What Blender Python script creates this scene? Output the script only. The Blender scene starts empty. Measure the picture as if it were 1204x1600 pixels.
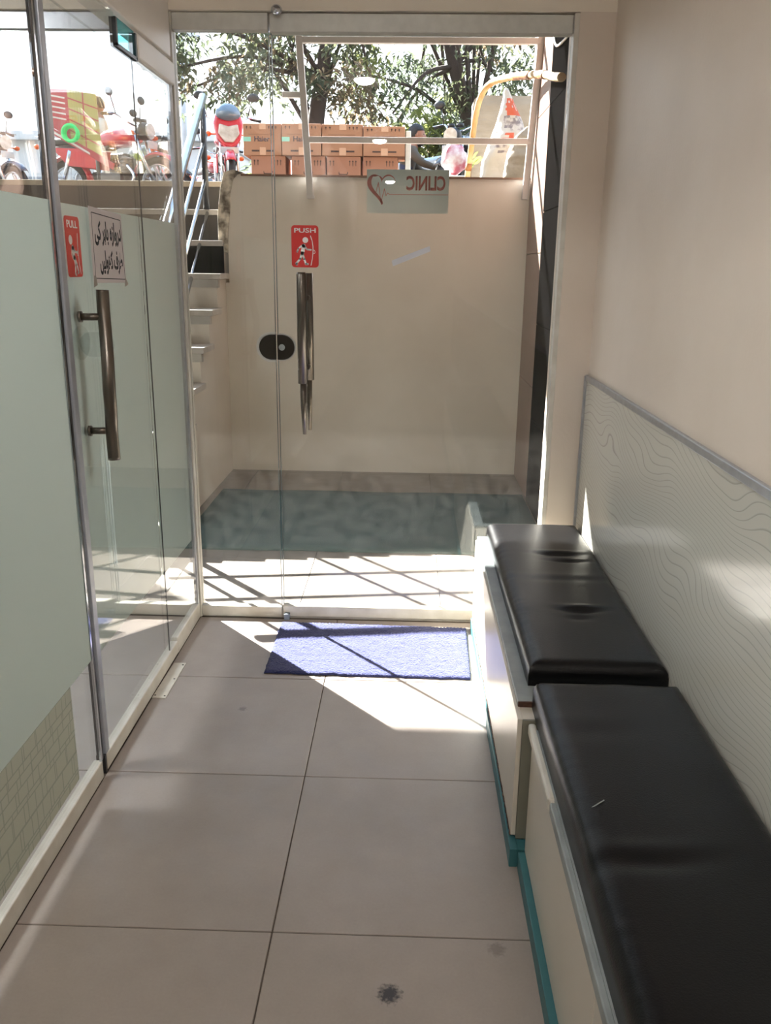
import bpy, bmesh, math, random
from math import sin, cos, pi, sqrt, radians, atan
from mathutils import Vector, Matrix, noise

random.seed(7)
sc = bpy.context.scene
COL = sc.collection

# ------------------------------------------------------------------ camera
cam_d = bpy.data.cameras.new('camera')
cam = bpy.data.objects.new('camera', cam_d)
COL.objects.link(cam)
cam_d.sensor_fit = 'VERTICAL'
cam_d.sensor_height = 36.0
cam_d.lens = 36.0 * 1320 / 1600
cam_d.clip_end = 300
cam_d.clip_start = 0.02
_y = Vector((40.0, -384.0, 1320.0)).normalized()          # world +Y seen from the lens (right, down, forward)
_d0 = Vector((-0.02, 1.0, 0.0))
_d = (_d0 - _y * _y.dot(_d0)).normalized()
_up = -_d
_x = _y.cross(_up)
_M = Matrix((_x, _y, _up))                                 # lens axes -> world
_right, _down, _fwd = _M.col[0], _M.col[1], _M.col[2]
cam.matrix_world = Matrix(((_right.x, -_down.x, -_fwd.x, 0.0),
                           (_right.y, -_down.y, -_fwd.y, 0.0),
                           (_right.z, -_down.z, -_fwd.z, 1.42),
                           (0, 0, 0, 1)))
sc.camera = cam

# ------------------------------------------------------------------ sky, sun, exposure
SKY = 1.0
world = bpy.data.worlds.new('sky')
sc.world = world
world.use_nodes = True
wn, wl = world.node_tree.nodes, world.node_tree.links
wn.clear()
w_out = wn.new('ShaderNodeOutputWorld')
w_bg = wn.new('ShaderNodeBackground')
w_tc = wn.new('ShaderNodeTexCoord')
w_sep = wn.new('ShaderNodeSeparateXYZ')
w_ramp = wn.new('ShaderNodeValToRGB')
w_ramp.color_ramp.elements[0].position = 0.0
w_ramp.color_ramp.elements[0].color = (1.02, 1.03, 1.06, 1)
w_ramp.color_ramp.elements[1].position = 0.75
w_ramp.color_ramp.elements[1].color = (0.42, 0.60, 0.90, 1)
wl.new(w_tc.outputs['Generated'], w_sep.inputs[0])
wl.new(w_sep.outputs['Z'], w_ramp.inputs[0])
wl.new(w_ramp.outputs[0], w_bg.inputs['Color'])
w_bg.inputs['Strength'].default_value = SKY
wl.new(w_bg.outputs[0], w_out.inputs[0])

SUN_SLOPE = atan(0.9 * 0.742)
sun_dir = Vector((0.67 * cos(SUN_SLOPE), -0.742 * cos(SUN_SLOPE), -sin(SUN_SLOPE)))
sun_d = bpy.data.lights.new('sun', 'SUN')
sun_d.energy = 16.0
sun_d.angle = radians(0.53)
sun_d.color = (1.0, 0.97, 0.94)
sun = bpy.data.objects.new('sun', sun_d)
sun.rotation_euler = sun_dir.to_track_quat('-Z', 'Y').to_euler()
sun.location = (-8, 10, 9)
COL.objects.link(sun)

LAMP_POWER = 110.0
vs = sc.view_settings
vs.view_transform = 'Standard'
vs.look = 'None'
vs.gamma = 1.0
vs.use_curve_mapping = False
vs.exposure = 2.0
cy = sc.cycles
cy.use_denoising = True
cy.max_bounces = 12
cy.diffuse_bounces = 6
cy.glossy_bounces = 5
cy.transmission_bounces = 8
cy.transparent_max_bounces = 24
cy.caustics_reflective = False
cy.caustics_refractive = False
cy.sample_clamp_indirect = 8.0

# ------------------------------------------------------------------ materials
def lin(c):
    return tuple(((v / 255) / 12.92 if v / 255 <= 0.04045 else (((v / 255) + 0.055) / 1.055) ** 2.4) for v in c) + (1.0,)

def new_mat(name):
    m = bpy.data.materials.new(name)
    m.use_nodes = True
    m.node_tree.nodes.clear()
    N = m.node_tree.nodes
    out = N.new('ShaderNodeOutputMaterial')
    return m, N, m.node_tree.links, out

def mat(name, col, rough=0.5, metal=0.0, spec=0.5, col2=None, scale=6.0, amount=0.5, bump=0.0, bscale=60.0, coords='Object', stretch=None, trans=0.0, sheen=0.0, coat=0.0):
    m, N, L, out = new_mat(name)
    b = N.new('ShaderNodeBsdfPrincipled')
    b.inputs['Roughness'].default_value = rough
    b.inputs['Metallic'].default_value = metal
    b.inputs['Specular IOR Level'].default_value = spec
    b.inputs['Base Color'].default_value = lin(col)
    if sheen: b.inputs['Sheen Weight'].default_value = sheen
    if coat:
        b.inputs['Coat Weight'].default_value = coat
        b.inputs['Coat Roughness'].default_value = 0.08
    tc = N.new('ShaderNodeTexCoord')
    vec = tc.outputs[coords]
    if stretch:
        mp = N.new('ShaderNodeMapping')
        mp.inputs['Scale'].default_value = stretch
        L.new(vec, mp.inputs[0])
        vec = mp.outputs[0]
    if col2:
        nz = N.new('ShaderNodeTexNoise')
        nz.inputs['Scale'].default_value = scale
        nz.inputs['Detail'].default_value = 6
        L.new(vec, nz.inputs['Vector'])
        rp = N.new('ShaderNodeValToRGB')
        rp.color_ramp.elements[0].position = 0.5 - 0.25 * amount - 0.05
        rp.color_ramp.elements[1].position = 0.5 + 0.25 * amount + 0.05
        rp.color_ramp.elements[0].color = lin(col)
        rp.color_ramp.elements[1].color = lin(col2)
        L.new(nz.outputs['Fac'], rp.inputs[0])
        L.new(rp.outputs[0], b.inputs['Base Color'])
    if bump:
        nb = N.new('ShaderNodeTexNoise')
        nb.inputs['Scale'].default_value = bscale
        nb.inputs['Detail'].default_value = 4
        L.new(vec, nb.inputs['Vector'])
        bp = N.new('ShaderNodeBump')
        bp.inputs['Strength'].default_value = bump
        bp.inputs['Distance'].default_value = 0.01
        L.new(nb.outputs['Fac'], bp.inputs['Height'])
        L.new(bp.outputs[0], b.inputs['Normal'])
    surf = b.outputs[0]
    if trans:
        tr = N.new('ShaderNodeBsdfTranslucent')
        if col2: L.new(rp.outputs[0], tr.inputs[0])
        else: tr.inputs[0].default_value = lin(col)
        mx = N.new('ShaderNodeMixShader')
        mx.inputs[0].default_value = trans
        L.new(surf, mx.inputs[1]); L.new(tr.outputs[0], mx.inputs[2])
        surf = mx.outputs[0]
    L.new(surf, out.inputs[0])
    return m

def schlick(N, L, f0=0.04):
    g = N.new('ShaderNodeNewGeometry')
    d = N.new('ShaderNodeVectorMath'); d.operation = 'DOT_PRODUCT'
    L.new(g.outputs['Incoming'], d.inputs[0]); L.new(g.outputs['Normal'], d.inputs[1])
    a = N.new('ShaderNodeMath'); a.operation = 'ABSOLUTE'; L.new(d.outputs['Value'], a.inputs[0])
    s = N.new('ShaderNodeMath'); s.operation = 'SUBTRACT'; s.inputs[0].default_value = 1.0; L.new(a.outputs[0], s.inputs[1])
    p = N.new('ShaderNodeMath'); p.operation = 'POWER'; p.inputs[1].default_value = 5.0; L.new(s.outputs[0], p.inputs[0])
    q = N.new('ShaderNodeMath'); q.operation = 'MULTIPLY_ADD'; q.inputs[1].default_value = 1 - f0; q.inputs[2].default_value = f0
    L.new(p.outputs[0], q.inputs[0])
    return q.outputs[0]

def glass_mat(name, tint=(0.97, 0.985, 0.975), dust=0.02, dust_col=(220, 215, 205)):
    m, N, L, out = new_mat(name)
    tr = N.new('ShaderNodeBsdfTransparent'); tr.inputs[0].default_value = tint + (1,)
    gl = N.new('ShaderNodeBsdfGlossy'); gl.inputs['Roughness'].default_value = 0.0
    mx = N.new('ShaderNodeMixShader')
    L.new(schlick(N, L), mx.inputs[0]); L.new(tr.outputs[0], mx.inputs[1]); L.new(gl.outputs[0], mx.inputs[2])
    surf = mx.outputs[0]
    if dust:
        # a thin uneven film of dust and dried smears on the pane
        df = N.new('ShaderNodeBsdfDiffuse'); df.inputs[0].default_value = lin(dust_col)
        tl = N.new('ShaderNodeBsdfTranslucent'); tl.inputs[0].default_value = lin(dust_col)
        dm = N.new('ShaderNodeMixShader'); dm.inputs[0].default_value = 0.5
        L.new(df.outputs[0], dm.inputs[1]); L.new(tl.outputs[0], dm.inputs[2])
        g = N.new('ShaderNodeNewGeometry')
        nz = N.new('ShaderNodeTexNoise'); nz.inputs['Scale'].default_value = 26; nz.inputs['Detail'].default_value = 9
        L.new(g.outputs['Position'], nz.inputs['Vector'])
        rp = N.new('ShaderNodeMapRange'); rp.inputs[1].default_value = 0.35; rp.inputs[2].default_value = 0.8
        rp.inputs[3].default_value = dust * 0.5; rp.inputs[4].default_value = dust * 2
        L.new(nz.outputs['Fac'], rp.inputs[0])
        m2 = N.new('ShaderNodeMixShader')
        L.new(rp.outputs[0], m2.inputs[0]); L.new(surf, m2.inputs[1]); L.new(dm.outputs[0], m2.inputs[2])
        surf = m2.outputs[0]
    L.new(surf, out.inputs[0])
    return m

def frost_mat(name, col, clear=0.35, rough=0.45, pattern=False):
    m, N, L, out = new_mat(name)
    df = N.new('ShaderNodeBsdfDiffuse'); df.inputs[0].default_value = lin(col)
    tl = N.new('ShaderNodeBsdfTranslucent'); tl.inputs[0].default_value = lin(col)
    rf = N.new('ShaderNodeBsdfRefraction'); rf.inputs['IOR'].default_value = 1.05; rf.inputs['Roughness'].default_value = rough
    rf.inputs[0].default_value = lin((230, 235, 230))
    a = N.new('ShaderNodeMixShader'); a.inputs[0].default_value = 0.62
    L.new(df.outputs[0], a.inputs[1]); L.new(tl.outputs[0], a.inputs[2])
    b = N.new('ShaderNodeMixShader'); b.inputs[0].default_value = clear
    L.new(a.outputs[0], b.inputs[1]); L.new(rf.outputs[0], b.inputs[2])
    surf = b.outputs[0]
    L.new(surf, out.inputs[0])
    return m

def emit_mat(name, col, strength):
    m, N, L, out = new_mat(name)
    e = N.new('ShaderNodeEmission'); e.inputs[0].default_value = lin(col); e.inputs[1].default_value = strength
    L.new(e.outputs[0], out.inputs[0])
    return m

def tile_mat(name, c1, c2, rough, smudge=None):
    m, N, L, out = new_mat(name)
    b = N.new('ShaderNodeBsdfPrincipled')
    b.inputs['Roughness'].default_value = rough
    b.inputs['Specular IOR Level'].default_value = 0.45
    g = N.new('ShaderNodeNewGeometry')
    n1 = N.new('ShaderNodeTexNoise'); n1.inputs['Scale'].default_value = 2.2; n1.inputs['Detail'].default_value = 8; n1.inputs['Roughness'].default_value = 0.65
    L.new(g.outputs['Position'], n1.inputs['Vector'])
    r1 = N.new('ShaderNodeValToRGB')
    r1.color_ramp.elements[0].position = 0.3; r1.color_ramp.elements[0].color = lin(c1)
    r1.color_ramp.elements[1].position = 0.72; r1.color_ramp.elements[1].color = lin(c2)
    L.new(n1.outputs['Fac'], r1.inputs[0])
    n2 = N.new('ShaderNodeTexNoise'); n2.inputs['Scale'].default_value = 160; n2.inputs['Detail'].default_value = 3
    L.new(g.outputs['Position'], n2.inputs['Vector'])
    mr = N.new('ShaderNodeMapRange'); mr.inputs[3].default_value = 0.93; mr.inputs[4].default_value = 1.06
    L.new(n2.outputs['Fac'], mr.inputs[0])
    mul = N.new('ShaderNodeMix'); mul.data_type = 'RGBA'; mul.blend_type = 'MULTIPLY'; mul.inputs[0].default_value = 1.0
    L.new(r1.outputs[0], mul.inputs[6]); L.new(mr.outputs[0], mul.inputs[7])
    colr = mul.outputs[2]
    n3 = N.new('ShaderNodeTexNoise'); n3.inputs['Scale'].default_value = 14; n3.inputs['Detail'].default_value = 5
    L.new(g.outputs['Position'], n3.inputs['Vector'])
    rr = N.new('ShaderNodeMapRange'); rr.inputs[3].default_value = rough - 0.1; rr.inputs[4].default_value = rough + 0.14
    L.new(n3.outputs['Fac'], rr.inputs[0]); L.new(rr.outputs[0], b.inputs['Roughness'])
    if smudge:
        for (sx, sy, sr, dark) in smudge:
            sb = N.new('ShaderNodeVectorMath'); sb.operation = 'DISTANCE'; sb.inputs[1].default_value = (sx, sy, 0)
            L.new(g.outputs['Position'], sb.inputs[0])
            n4 = N.new('ShaderNodeTexNoise'); n4.inputs['Scale'].default_value = 130; n4.inputs['Detail'].default_value = 6
            L.new(g.outputs['Position'], n4.inputs['Vector'])
            ad = N.new('ShaderNodeMath'); ad.operation = 'MULTIPLY_ADD'; ad.inputs[1].default_value = sr * 1.6; L.new(n4.outputs['Fac'], ad.inputs[0]); L.new(sb.outputs['Value'], ad.inputs[2])
            ms = N.new('ShaderNodeMapRange'); ms.inputs[1].default_value = sr * 1.35; ms.inputs[2].default_value = sr * 1.95; ms.inputs[3].default_value = dark; ms.inputs[4].default_value = 0.0
            L.new(ad.outputs[0], ms.inputs[0])
            mm = N.new('ShaderNodeMix'); mm.data_type = 'RGBA'
            L.new(ms.outputs[0], mm.inputs[0]); L.new(colr, mm.inputs[6]); mm.inputs[7].default_value = lin((38, 38, 44))
            colr = mm.outputs[2]
    L.new(colr, b.inputs['Base Color'])
    L.new(b.outputs[0], out.inputs[0])
    return m

def wavy_mat(name):
    """glossy beige wall board with fine wavy pencil lines"""
    m, N, L, out = new_mat(name)
    b = N.new('ShaderNodeBsdfPrincipled'); b.inputs['Roughness'].default_value = 0.14; b.inputs['Specular IOR Level'].default_value = 0.5
    g = N.new('ShaderNodeNewGeometry')
    sp = N.new('ShaderNodeSeparateXYZ'); L.new(g.outputs['Position'], sp.inputs[0])
    cb = N.new('ShaderNodeCombineXYZ'); L.new(sp.outputs['Y'], cb.inputs[0]); L.new(sp.outputs['Z'], cb.inputs[1])
    mp = N.new('ShaderNodeMapping'); mp.inputs['Rotation'].default_value = (0, 0, radians(-4)); mp.inputs['Scale'].default_value = (1.0, 1.0, 1.0)
    L.new(cb.outputs[0], mp.inputs[0])
    nz = N.new('ShaderNodeTexNoise'); nz.inputs['Scale'].default_value = 2.6; nz.inputs['Detail'].default_value = 1.0
    mp2 = N.new('ShaderNodeMapping'); mp2.inputs['Scale'].default_value = (0.75, 1.5, 1.0); L.new(mp.outputs[0], mp2.inputs[0]); L.new(mp2.outputs[0], nz.inputs['Vector'])
    s2 = N.new('ShaderNodeSeparateXYZ'); L.new(mp.outputs[0], s2.inputs[0])
    md = N.new('ShaderNodeMath'); md.operation = 'MULTIPLY_ADD'; md.inputs[1].default_value = 0.26; L.new(nz.outputs['Fac'], md.inputs[0]); L.new(s2.outputs['Y'], md.inputs[2])
    sc_ = N.new('ShaderNodeMath'); sc_.operation = 'MULTIPLY'; sc_.inputs[1].default_value = 56.0; L.new(md.outputs[0], sc_.inputs[0])
    fr = N.new('ShaderNodeMath'); fr.operation = 'FRACT'; L.new(sc_.outputs[0], fr.inputs[0])
    rp = N.new('ShaderNodeValToRGB')
    e = rp.color_ramp.elements
    e[0].position = 0.0; e[0].color = lin((166, 163, 154))
    e[1].position = 0.13; e[1].color = lin((198, 195, 184))
    e2 = e.new(0.95); e2.color = lin((198, 195, 184))
    e3 = e.new(1.0); e3.color = lin((166, 163, 154))
    L.new(fr.outputs[0], rp.inputs[0]); L.new(rp.outputs[0], b.inputs['Base Color'])
    L.new(b.outputs[0], out.inputs[0])
    return m

def outline_mat(name):
    """film printed with rounded box outlines"""
    m, N, L, out = new_mat(name)
    g = N.new('ShaderNodeNewGeometry')
    sp = N.new('ShaderNodeSeparateXYZ'); L.new(g.outputs['Position'], sp.inputs[0])
    cb = N.new('ShaderNodeCombineXYZ'); L.new(sp.outputs['Y'], cb.inputs[0]); L.new(sp.outputs['Z'], cb.inputs[1])
    fac = None
    for off, sc_ in ((0.0, 1.0), (0.021, 0.8)):
        mp = N.new('ShaderNodeMapping'); mp.inputs['Location'].default_value = (off, off * 0.7, 0); L.new(cb.outputs[0], mp.inputs[0])
        br = N.new('ShaderNodeTexBrick'); br.inputs['Scale'].default_value = 1.0
        br.inputs['Brick Width'].default_value = 0.075 * sc_; br.inputs['Row Height'].default_value = 0.062 * sc_
        br.inputs['Mortar Size'].default_value = 0.0022; br.inputs['Mortar Smooth'].default_value = 0.2
        L.new(mp.outputs[0], br.inputs['Vector'])
        if fac is None: fac = br.outputs['Fac']
        else:
            mxm = N.new('ShaderNodeMath'); mxm.operation = 'MAXIMUM'; L.new(fac, mxm.inputs[0]); L.new(br.outputs['Fac'], mxm.inputs[1]); fac = mxm.outputs[0]
    tr = N.new('ShaderNodeBsdfTransparent'); tr.inputs[0].default_value = lin((215, 222, 212))
    df = N.new('ShaderNodeBsdfDiffuse'); df.inputs[0].default_value = lin((208, 208, 196))
    f1 = N.new('ShaderNodeMapRange'); f1.inputs[3].default_value = 0.62; f1.inputs[4].default_value = 0.75; L.new(fac, f1.inputs[0])
    cm = N.new('ShaderNodeMix'); cm.data_type = 'RGBA'; L.new(fac, cm.inputs[0]); cm.inputs[6].default_value = lin((210, 210, 198)); cm.inputs[7].default_value = lin((172, 176, 166)); L.new(cm.outputs[2], df.inputs[0])
    mx = N.new('ShaderNodeMixShader'); L.new(f1.outputs[0], mx.inputs[0]); L.new(tr.outputs[0], mx.inputs[1]); L.new(df.outputs[0], mx.inputs[2])
    L.new(mx.outputs[0], out.inputs[0])
    return m

M = {}
M['wall'] = mat('cream wall paint', (218, 205, 191), 0.55, col2=(212, 198, 183), scale=3, bump=0.08, bscale=90)
M['header'] = mat('cream header paint', (236, 227, 212), 0.5, col2=(230, 220, 204), scale=2)
M['ceiling'] = mat('grey white ceiling paint', (176, 172, 166), 0.7, col2=(168, 164, 157), scale=3)
M['beam'] = mat('off white panel', (242, 237, 231), 0.45, col2=(236, 230, 223), scale=3)
M['wavy'] = wavy_mat('wavy line wall board')
M['alu'] = mat('brushed aluminium', (190, 192, 196), 0.35, 0.85, col2=(176, 178, 184), scale=30)
M['white_alu'] = mat('white powder coated rail', (214, 210, 200), 0.4, 0.0, col2=(196, 190, 178), scale=12)
M['grey_alu'] = mat('greyish anodised rail', (206, 205, 198), 0.4, 0.1, col2=(196, 195, 188), scale=30)
M['post_alu'] = mat('pale grey profile', (168, 172, 180), 0.35, 0.25, col2=(158, 162, 170), scale=30)
M['steel'] = mat('dark satin steel', (116, 109, 102), 0.33, 0.95, col2=(104, 95, 84), scale=20, stretch=(1, 1, 0.1))
M['chrome'] = mat('polished steel', (205, 208, 214), 0.12, 1.0, col2=(190, 194, 202), scale=8)
M['glass'] = glass_mat('clear door glass', dust=0.005)
M['glass_side'] = glass_mat('clear partition glass', dust=0.004)
M['glass_edge'] = mat('glass edge', (150, 160, 160), 0.2, 0.0, 0.8, col2=(90, 100, 100), scale=5)
M['glass_teal'] = glass_mat('teal tinted glass', tint=(0.42, 0.82, 0.86), dust=0.08, dust_col=(150, 215, 220))
M['frost'] = frost_mat('frosted film', (218, 224, 219), clear=0.14)
M['outline'] = outline_mat('box outline film')
M['tile'] = tile_mat('beige floor tile', (148, 137, 129), (166, 155, 147), 0.36, smudge=[(-0.015, 1.374, 0.024, 0.92), (0.215, 1.50, 0.02, 0.35), (-0.53, 2.5, 0.014, 0.4)])
M['grout'] = mat('dark grout', (92, 82, 72), 0.9, col2=(80, 70, 62), scale=20)
M['pit_tile'] = tile_mat('grey outdoor tile', (112, 104, 97), (130, 122, 114), 0.4)
M['pit_grout'] = mat('outdoor grout', (120, 112, 102), 0.9, col2=(108, 100, 92), scale=20)
M['retain'] = mat('tan plastered wall', (216, 208, 197), 0.75, col2=(209, 200, 188), scale=2.5, bump=0.1, bscale=30)
M['granite'] = mat('black granite', (7, 7, 7), 0.6, 0.0, 0.0, col2=(9, 8, 8), scale=60)
M['facade'] = mat('dark grey cladding', (74, 72, 70), 0.5, col2=(62, 60, 58), scale=2)
M['pink'] = mat('pale pink wall tile', (136, 112, 100), 0.35, 0.0, 0.3, col2=(128, 105, 93), scale=5)
M['marble'] = mat('grey white marble', (196, 190, 182), 0.35, col2=(170, 162, 152), scale=9)
M['riser_grey'] = mat('worn grey riser', (84, 78, 72), 0.5, col2=(70, 65, 60), scale=6)
M['riser_light'] = mat('pale painted riser', (186, 182, 176), 0.6, col2=(168, 162, 154), scale=10)
M['peel'] = mat('peeled plaster', (222, 212, 194), 0.9, col2=(96, 86, 74), scale=13, amount=0.2, bump=0.6, bscale=25)
M['leather'] = mat('black leatherette', (8, 8, 9), 0.33, 0.0, 0.29, col2=(11, 10, 11), scale=5, bump=0.10, bscale=320)
M['leather_side'] = M['leather']
M['cab'] = mat('off white laminate', (214, 207, 194), 0.3, 0.0, 0.5, col2=(206, 198, 184), scale=3)
M['cab_end'] = mat('grey green board', (128, 126, 112), 0.5, col2=(116, 114, 100), scale=5)
M['board'] = mat('grey painted board', (150, 156, 156), 0.45, col2=(132, 138, 138), scale=15)
M['wood_edge'] = mat('raw wood edge', (104, 70, 50), 0.8, col2=(60, 40, 32), scale=40)
M['teal'] = mat('teal painted plinth', (58, 110, 115), 0.5, col2=(50, 98, 104), scale=10)
M['mat_blue'] = mat('blue violet woven cotton', (50, 54, 98), 0.95, 0.0, 0.1, col2=(62, 66, 112), scale=38, amount=0.6, bump=0.9, bscale=150, sheen=0.2)
M['mat_teal'] = mat('teal carpet', (84, 104, 103), 0.95, 0.0, 0.15, col2=(76, 95, 95), scale=7, bump=0.4, bscale=200)
M['red'] = mat('red sticker', (196, 34, 28), 0.35, col2=(186, 28, 24), scale=4)
M['red_pull'] = mat('orange red sticker', (206, 58, 42), 0.35, col2=(198, 50, 36), scale=4)
M['print_white'] = mat('white print', (226, 222, 218), 0.5, col2=(218, 214, 210), scale=4)
M['paper'] = mat('white paper', (222, 214, 212), 0.7, col2=(214, 205, 204), scale=4, trans=0.25)
M['ink'] = mat('black ink', (28, 26, 30), 0.7, col2=(38, 36, 40), scale=10)
M['tape'] = mat('clear brown tape', (170, 160, 148), 0.3, col2=(120, 112, 104), scale=20)
M['clinic'] = mat('frosted sign film', (214, 214, 206), 0.6, col2=(204, 205, 198), scale=6, trans=0.6)
M['salmon'] = mat('salmon print', (214, 124, 112), 0.6, col2=(206, 116, 106), scale=6, trans=0.5)
M['tape_white'] = mat('whitish tape', (232, 232, 234), 0.5, col2=(224, 224, 226), scale=10, trans=0.6)
M['lock'] = mat('dark lock plate', (62, 58, 52), 0.3, 0.7, col2=(54, 50, 45), scale=10)
M['silicone'] = mat('white sealant', (216, 216, 212), 0.5, col2=(206, 206, 202), scale=20)
M['black'] = mat('black plastic', (24, 24, 26), 0.4, col2=(32, 32, 34), scale=8)
M['rubber'] = mat('dark rubber', (30, 30, 31), 0.75, col2=(40, 39, 38), scale=12)
M['white_paint'] = mat('white painted steel', (204, 203, 202), 0.35, col2=(214, 211, 208), scale=5)
M['cardboard'] = mat('brown cardboard', (174, 126, 96), 0.8, col2=(166, 118, 88), scale=5, coords='Object')
M['card_dark'] = mat('orange brown cardboard', (172, 121, 95), 0.8, col2=(164, 113, 88), scale=5)
M['card_print'] = mat('dark box print', (70, 52, 46), 0.8, col2=(80, 60, 52), scale=9)
M['logo_ink'] = mat('grey blue logo ink', (74, 66, 74), 0.8, col2=(80, 72, 80), scale=9)
M['mint'] = mat('mint sticker', (150, 206, 184), 0.6, col2=(140, 196, 174), scale=9)
M['pack_tape'] = mat('packing tape', (216, 172, 142), 0.25, col2=(208, 164, 134), scale=9)
M['foam'] = mat('white foam', (228, 224, 216), 0.8, col2=(220, 216, 206), scale=9)
M['mattress'] = mat('beige quilted fabric', (160, 148, 132), 0.85, col2=(140, 128, 112), scale=8, amount=0.8, bump=0.8, bscale=14, stretch=(1, 1, 2.2))
M['mattress_side'] = mat('brown mattress side', (120, 92, 74), 0.9, col2=(104, 78, 62), scale=9)
M['sack'] = mat('white woven sack', (196, 188, 180), 0.7, col2=(180, 172, 162), scale=7, bump=0.3, bscale=40)
M['sack_beige'] = mat('beige woven sack', (150, 136, 118), 0.8, col2=(136, 122, 104), scale=7, bump=0.3, bscale=40)
M['sack_red'] = mat('red orange sack print', (200, 92, 62), 0.8, col2=(190, 82, 54), scale=12)
M['sack_grey'] = mat('grey sack print', (122, 112, 116), 0.8, col2=(196, 186, 180), scale=30, amount=0.2)
M['pipe'] = mat('taped foam pipe', (190, 166, 122), 0.7, col2=(170, 128, 74), scale=7, amount=0.3, bump=0.4, bscale=30)
M['pipe_tape'] = mat('orange brown tape', (166, 108, 46), 0.5, col2=(98, 56, 40), scale=24)
M['bike_red'] = mat('red motorcycle paint', (196, 28, 48), 0.2, 0.0, 0.6, col2=(186, 24, 42), scale=4, coat=0.6)
M['bike_black'] = mat('black motorcycle paint', (26, 26, 30), 0.2, 0.0, 0.6, col2=(34, 34, 38), scale=4, coat=0.6)
M['bike_blue'] = mat('dark blue motorcycle paint', (40, 48, 74), 0.2, 0.0, 0.6, col2=(46, 54, 82), scale=4, coat=0.6)
M['seat'] = mat('black bike seat', (28, 27, 28), 0.55, col2=(36, 35, 36), scale=9)
M['engine'] = mat('cast engine alloy', (120, 118, 116), 0.4, 0.8, col2=(96, 94, 92), scale=14)
M['lens'] = mat('pale headlight lens', (168, 160, 144), 0.12, 0.0, 0.8, col2=(206, 200, 188), scale=16)
M['smoke'] = mat('smoked windscreen', (98, 116, 132), 0.1, 0.0, 0.8, col2=(80, 98, 114), scale=5)
M['orange'] = mat('orange indicator', (236, 110, 40), 0.25, col2=(228, 98, 30), scale=9)
M['plate'] = mat('pale number plate', (206, 204, 190), 0.5, col2=(170, 190, 200), scale=14)
M['skin'] = mat('brown skin', (168, 118, 92), 0.55, col2=(158, 108, 84), scale=9)
M['hair'] = mat('black hair', (24, 21, 20), 0.6, col2=(34, 30, 28), scale=40, bump=0.5, bscale=80)
M['olive'] = mat('grey olive cloth', (92, 84, 72), 0.85, col2=(80, 74, 64), scale=8, bump=0.3, bscale=20)
M['navy'] = mat('navy cloth', (52, 58, 84), 0.85, col2=(46, 50, 74), scale=8)
M['cream_cloth'] = mat('cream cloth', (226, 216, 196), 0.85, col2=(214, 204, 184), scale=8)
M['shoe'] = mat('dark sandal', (50, 40, 34), 0.7, col2=(44, 36, 30), scale=9)
M['car'] = mat('silver car paint', (186, 194, 202), 0.22, 0.3, 0.6, col2=(178, 187, 196), scale=3, coat=0.7)
M['car_glass'] = mat('dark car window', (70, 84, 96), 0.06, 0.0, 0.9, col2=(88, 104, 116), scale=2)
M['leaf1'] = mat('olive green leaves', (104, 108, 80), 0.5, 0.0, 0.4, col2=(82, 88, 68), scale=1.6, amount=0.7, trans=0.45)
M['leaf2'] = mat('grey green leaves', (108, 116, 92), 0.5, 0.0, 0.4, col2=(84, 94, 76), scale=1.6, amount=0.7, trans=0.45)
M['leaf3'] = mat('yellow green leaves', (150, 156, 92), 0.5, 0.0, 0.4, col2=(120, 130, 76), scale=1.6, amount=0.7, trans=0.5)
M['leaf4'] = mat('brownish leaves', (128, 112, 90), 0.6, 0.0, 0.3, col2=(108, 98, 78), scale=1.6, amount=0.7, trans=0.45)
M['bark'] = mat('grey brown bark', (78, 66, 60), 0.9, col2=(60, 50, 46), scale=6, bump=0.8, bscale=12, stretch=(1, 1, 0.25))
M['asphalt'] = mat('dark asphalt', (84, 82, 80), 0.95, col2=(70, 68, 66), scale=3, bump=0.3, bscale=80)
M['kerb'] = mat('dusty concrete kerb', (190, 176, 156), 0.9, col2=(172, 158, 138), scale=8)
M['building'] = mat('pale grey render', (206, 206, 206), 0.8, col2=(196, 196, 196), scale=2)
M['shutter'] = mat('grey blue shutter', (128, 138, 146), 0.5, col2=(116, 126, 136), scale=4)
M['lamp_post'] = mat('pale galvanised post', (206, 206, 210), 0.6, col2=(192, 192, 198), scale=6)
M['yellow'] = mat('yellow sign panel', (190, 180, 112), 0.5, col2=(182, 172, 104), scale=5)
M['sign_red'] = mat('pinkish red sign panel', (190, 82, 92), 0.5, col2=(182, 74, 84), scale=5)
M['green_neon'] = mat('bright green plastic', (40, 226, 118), 0.35, col2=(60, 236, 136), scale=6)
M['bag_pink'] = mat('pink white plastic bag', (226, 214, 216), 0.4, col2=(186, 92, 104), scale=9, amount=0.25, bump=0.6, bscale=20)
M['lamp_glow'] = emit_mat('downlight glow', (252, 248, 244), LAMP_POWER)
M['fill_panel_glow'] = emit_mat('fill panel glow', (250, 252, 255), 15.0)
M['wood_stool'] = mat('plain wood', (150, 112, 76), 0.7, col2=(130, 94, 62), scale=6)

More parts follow.
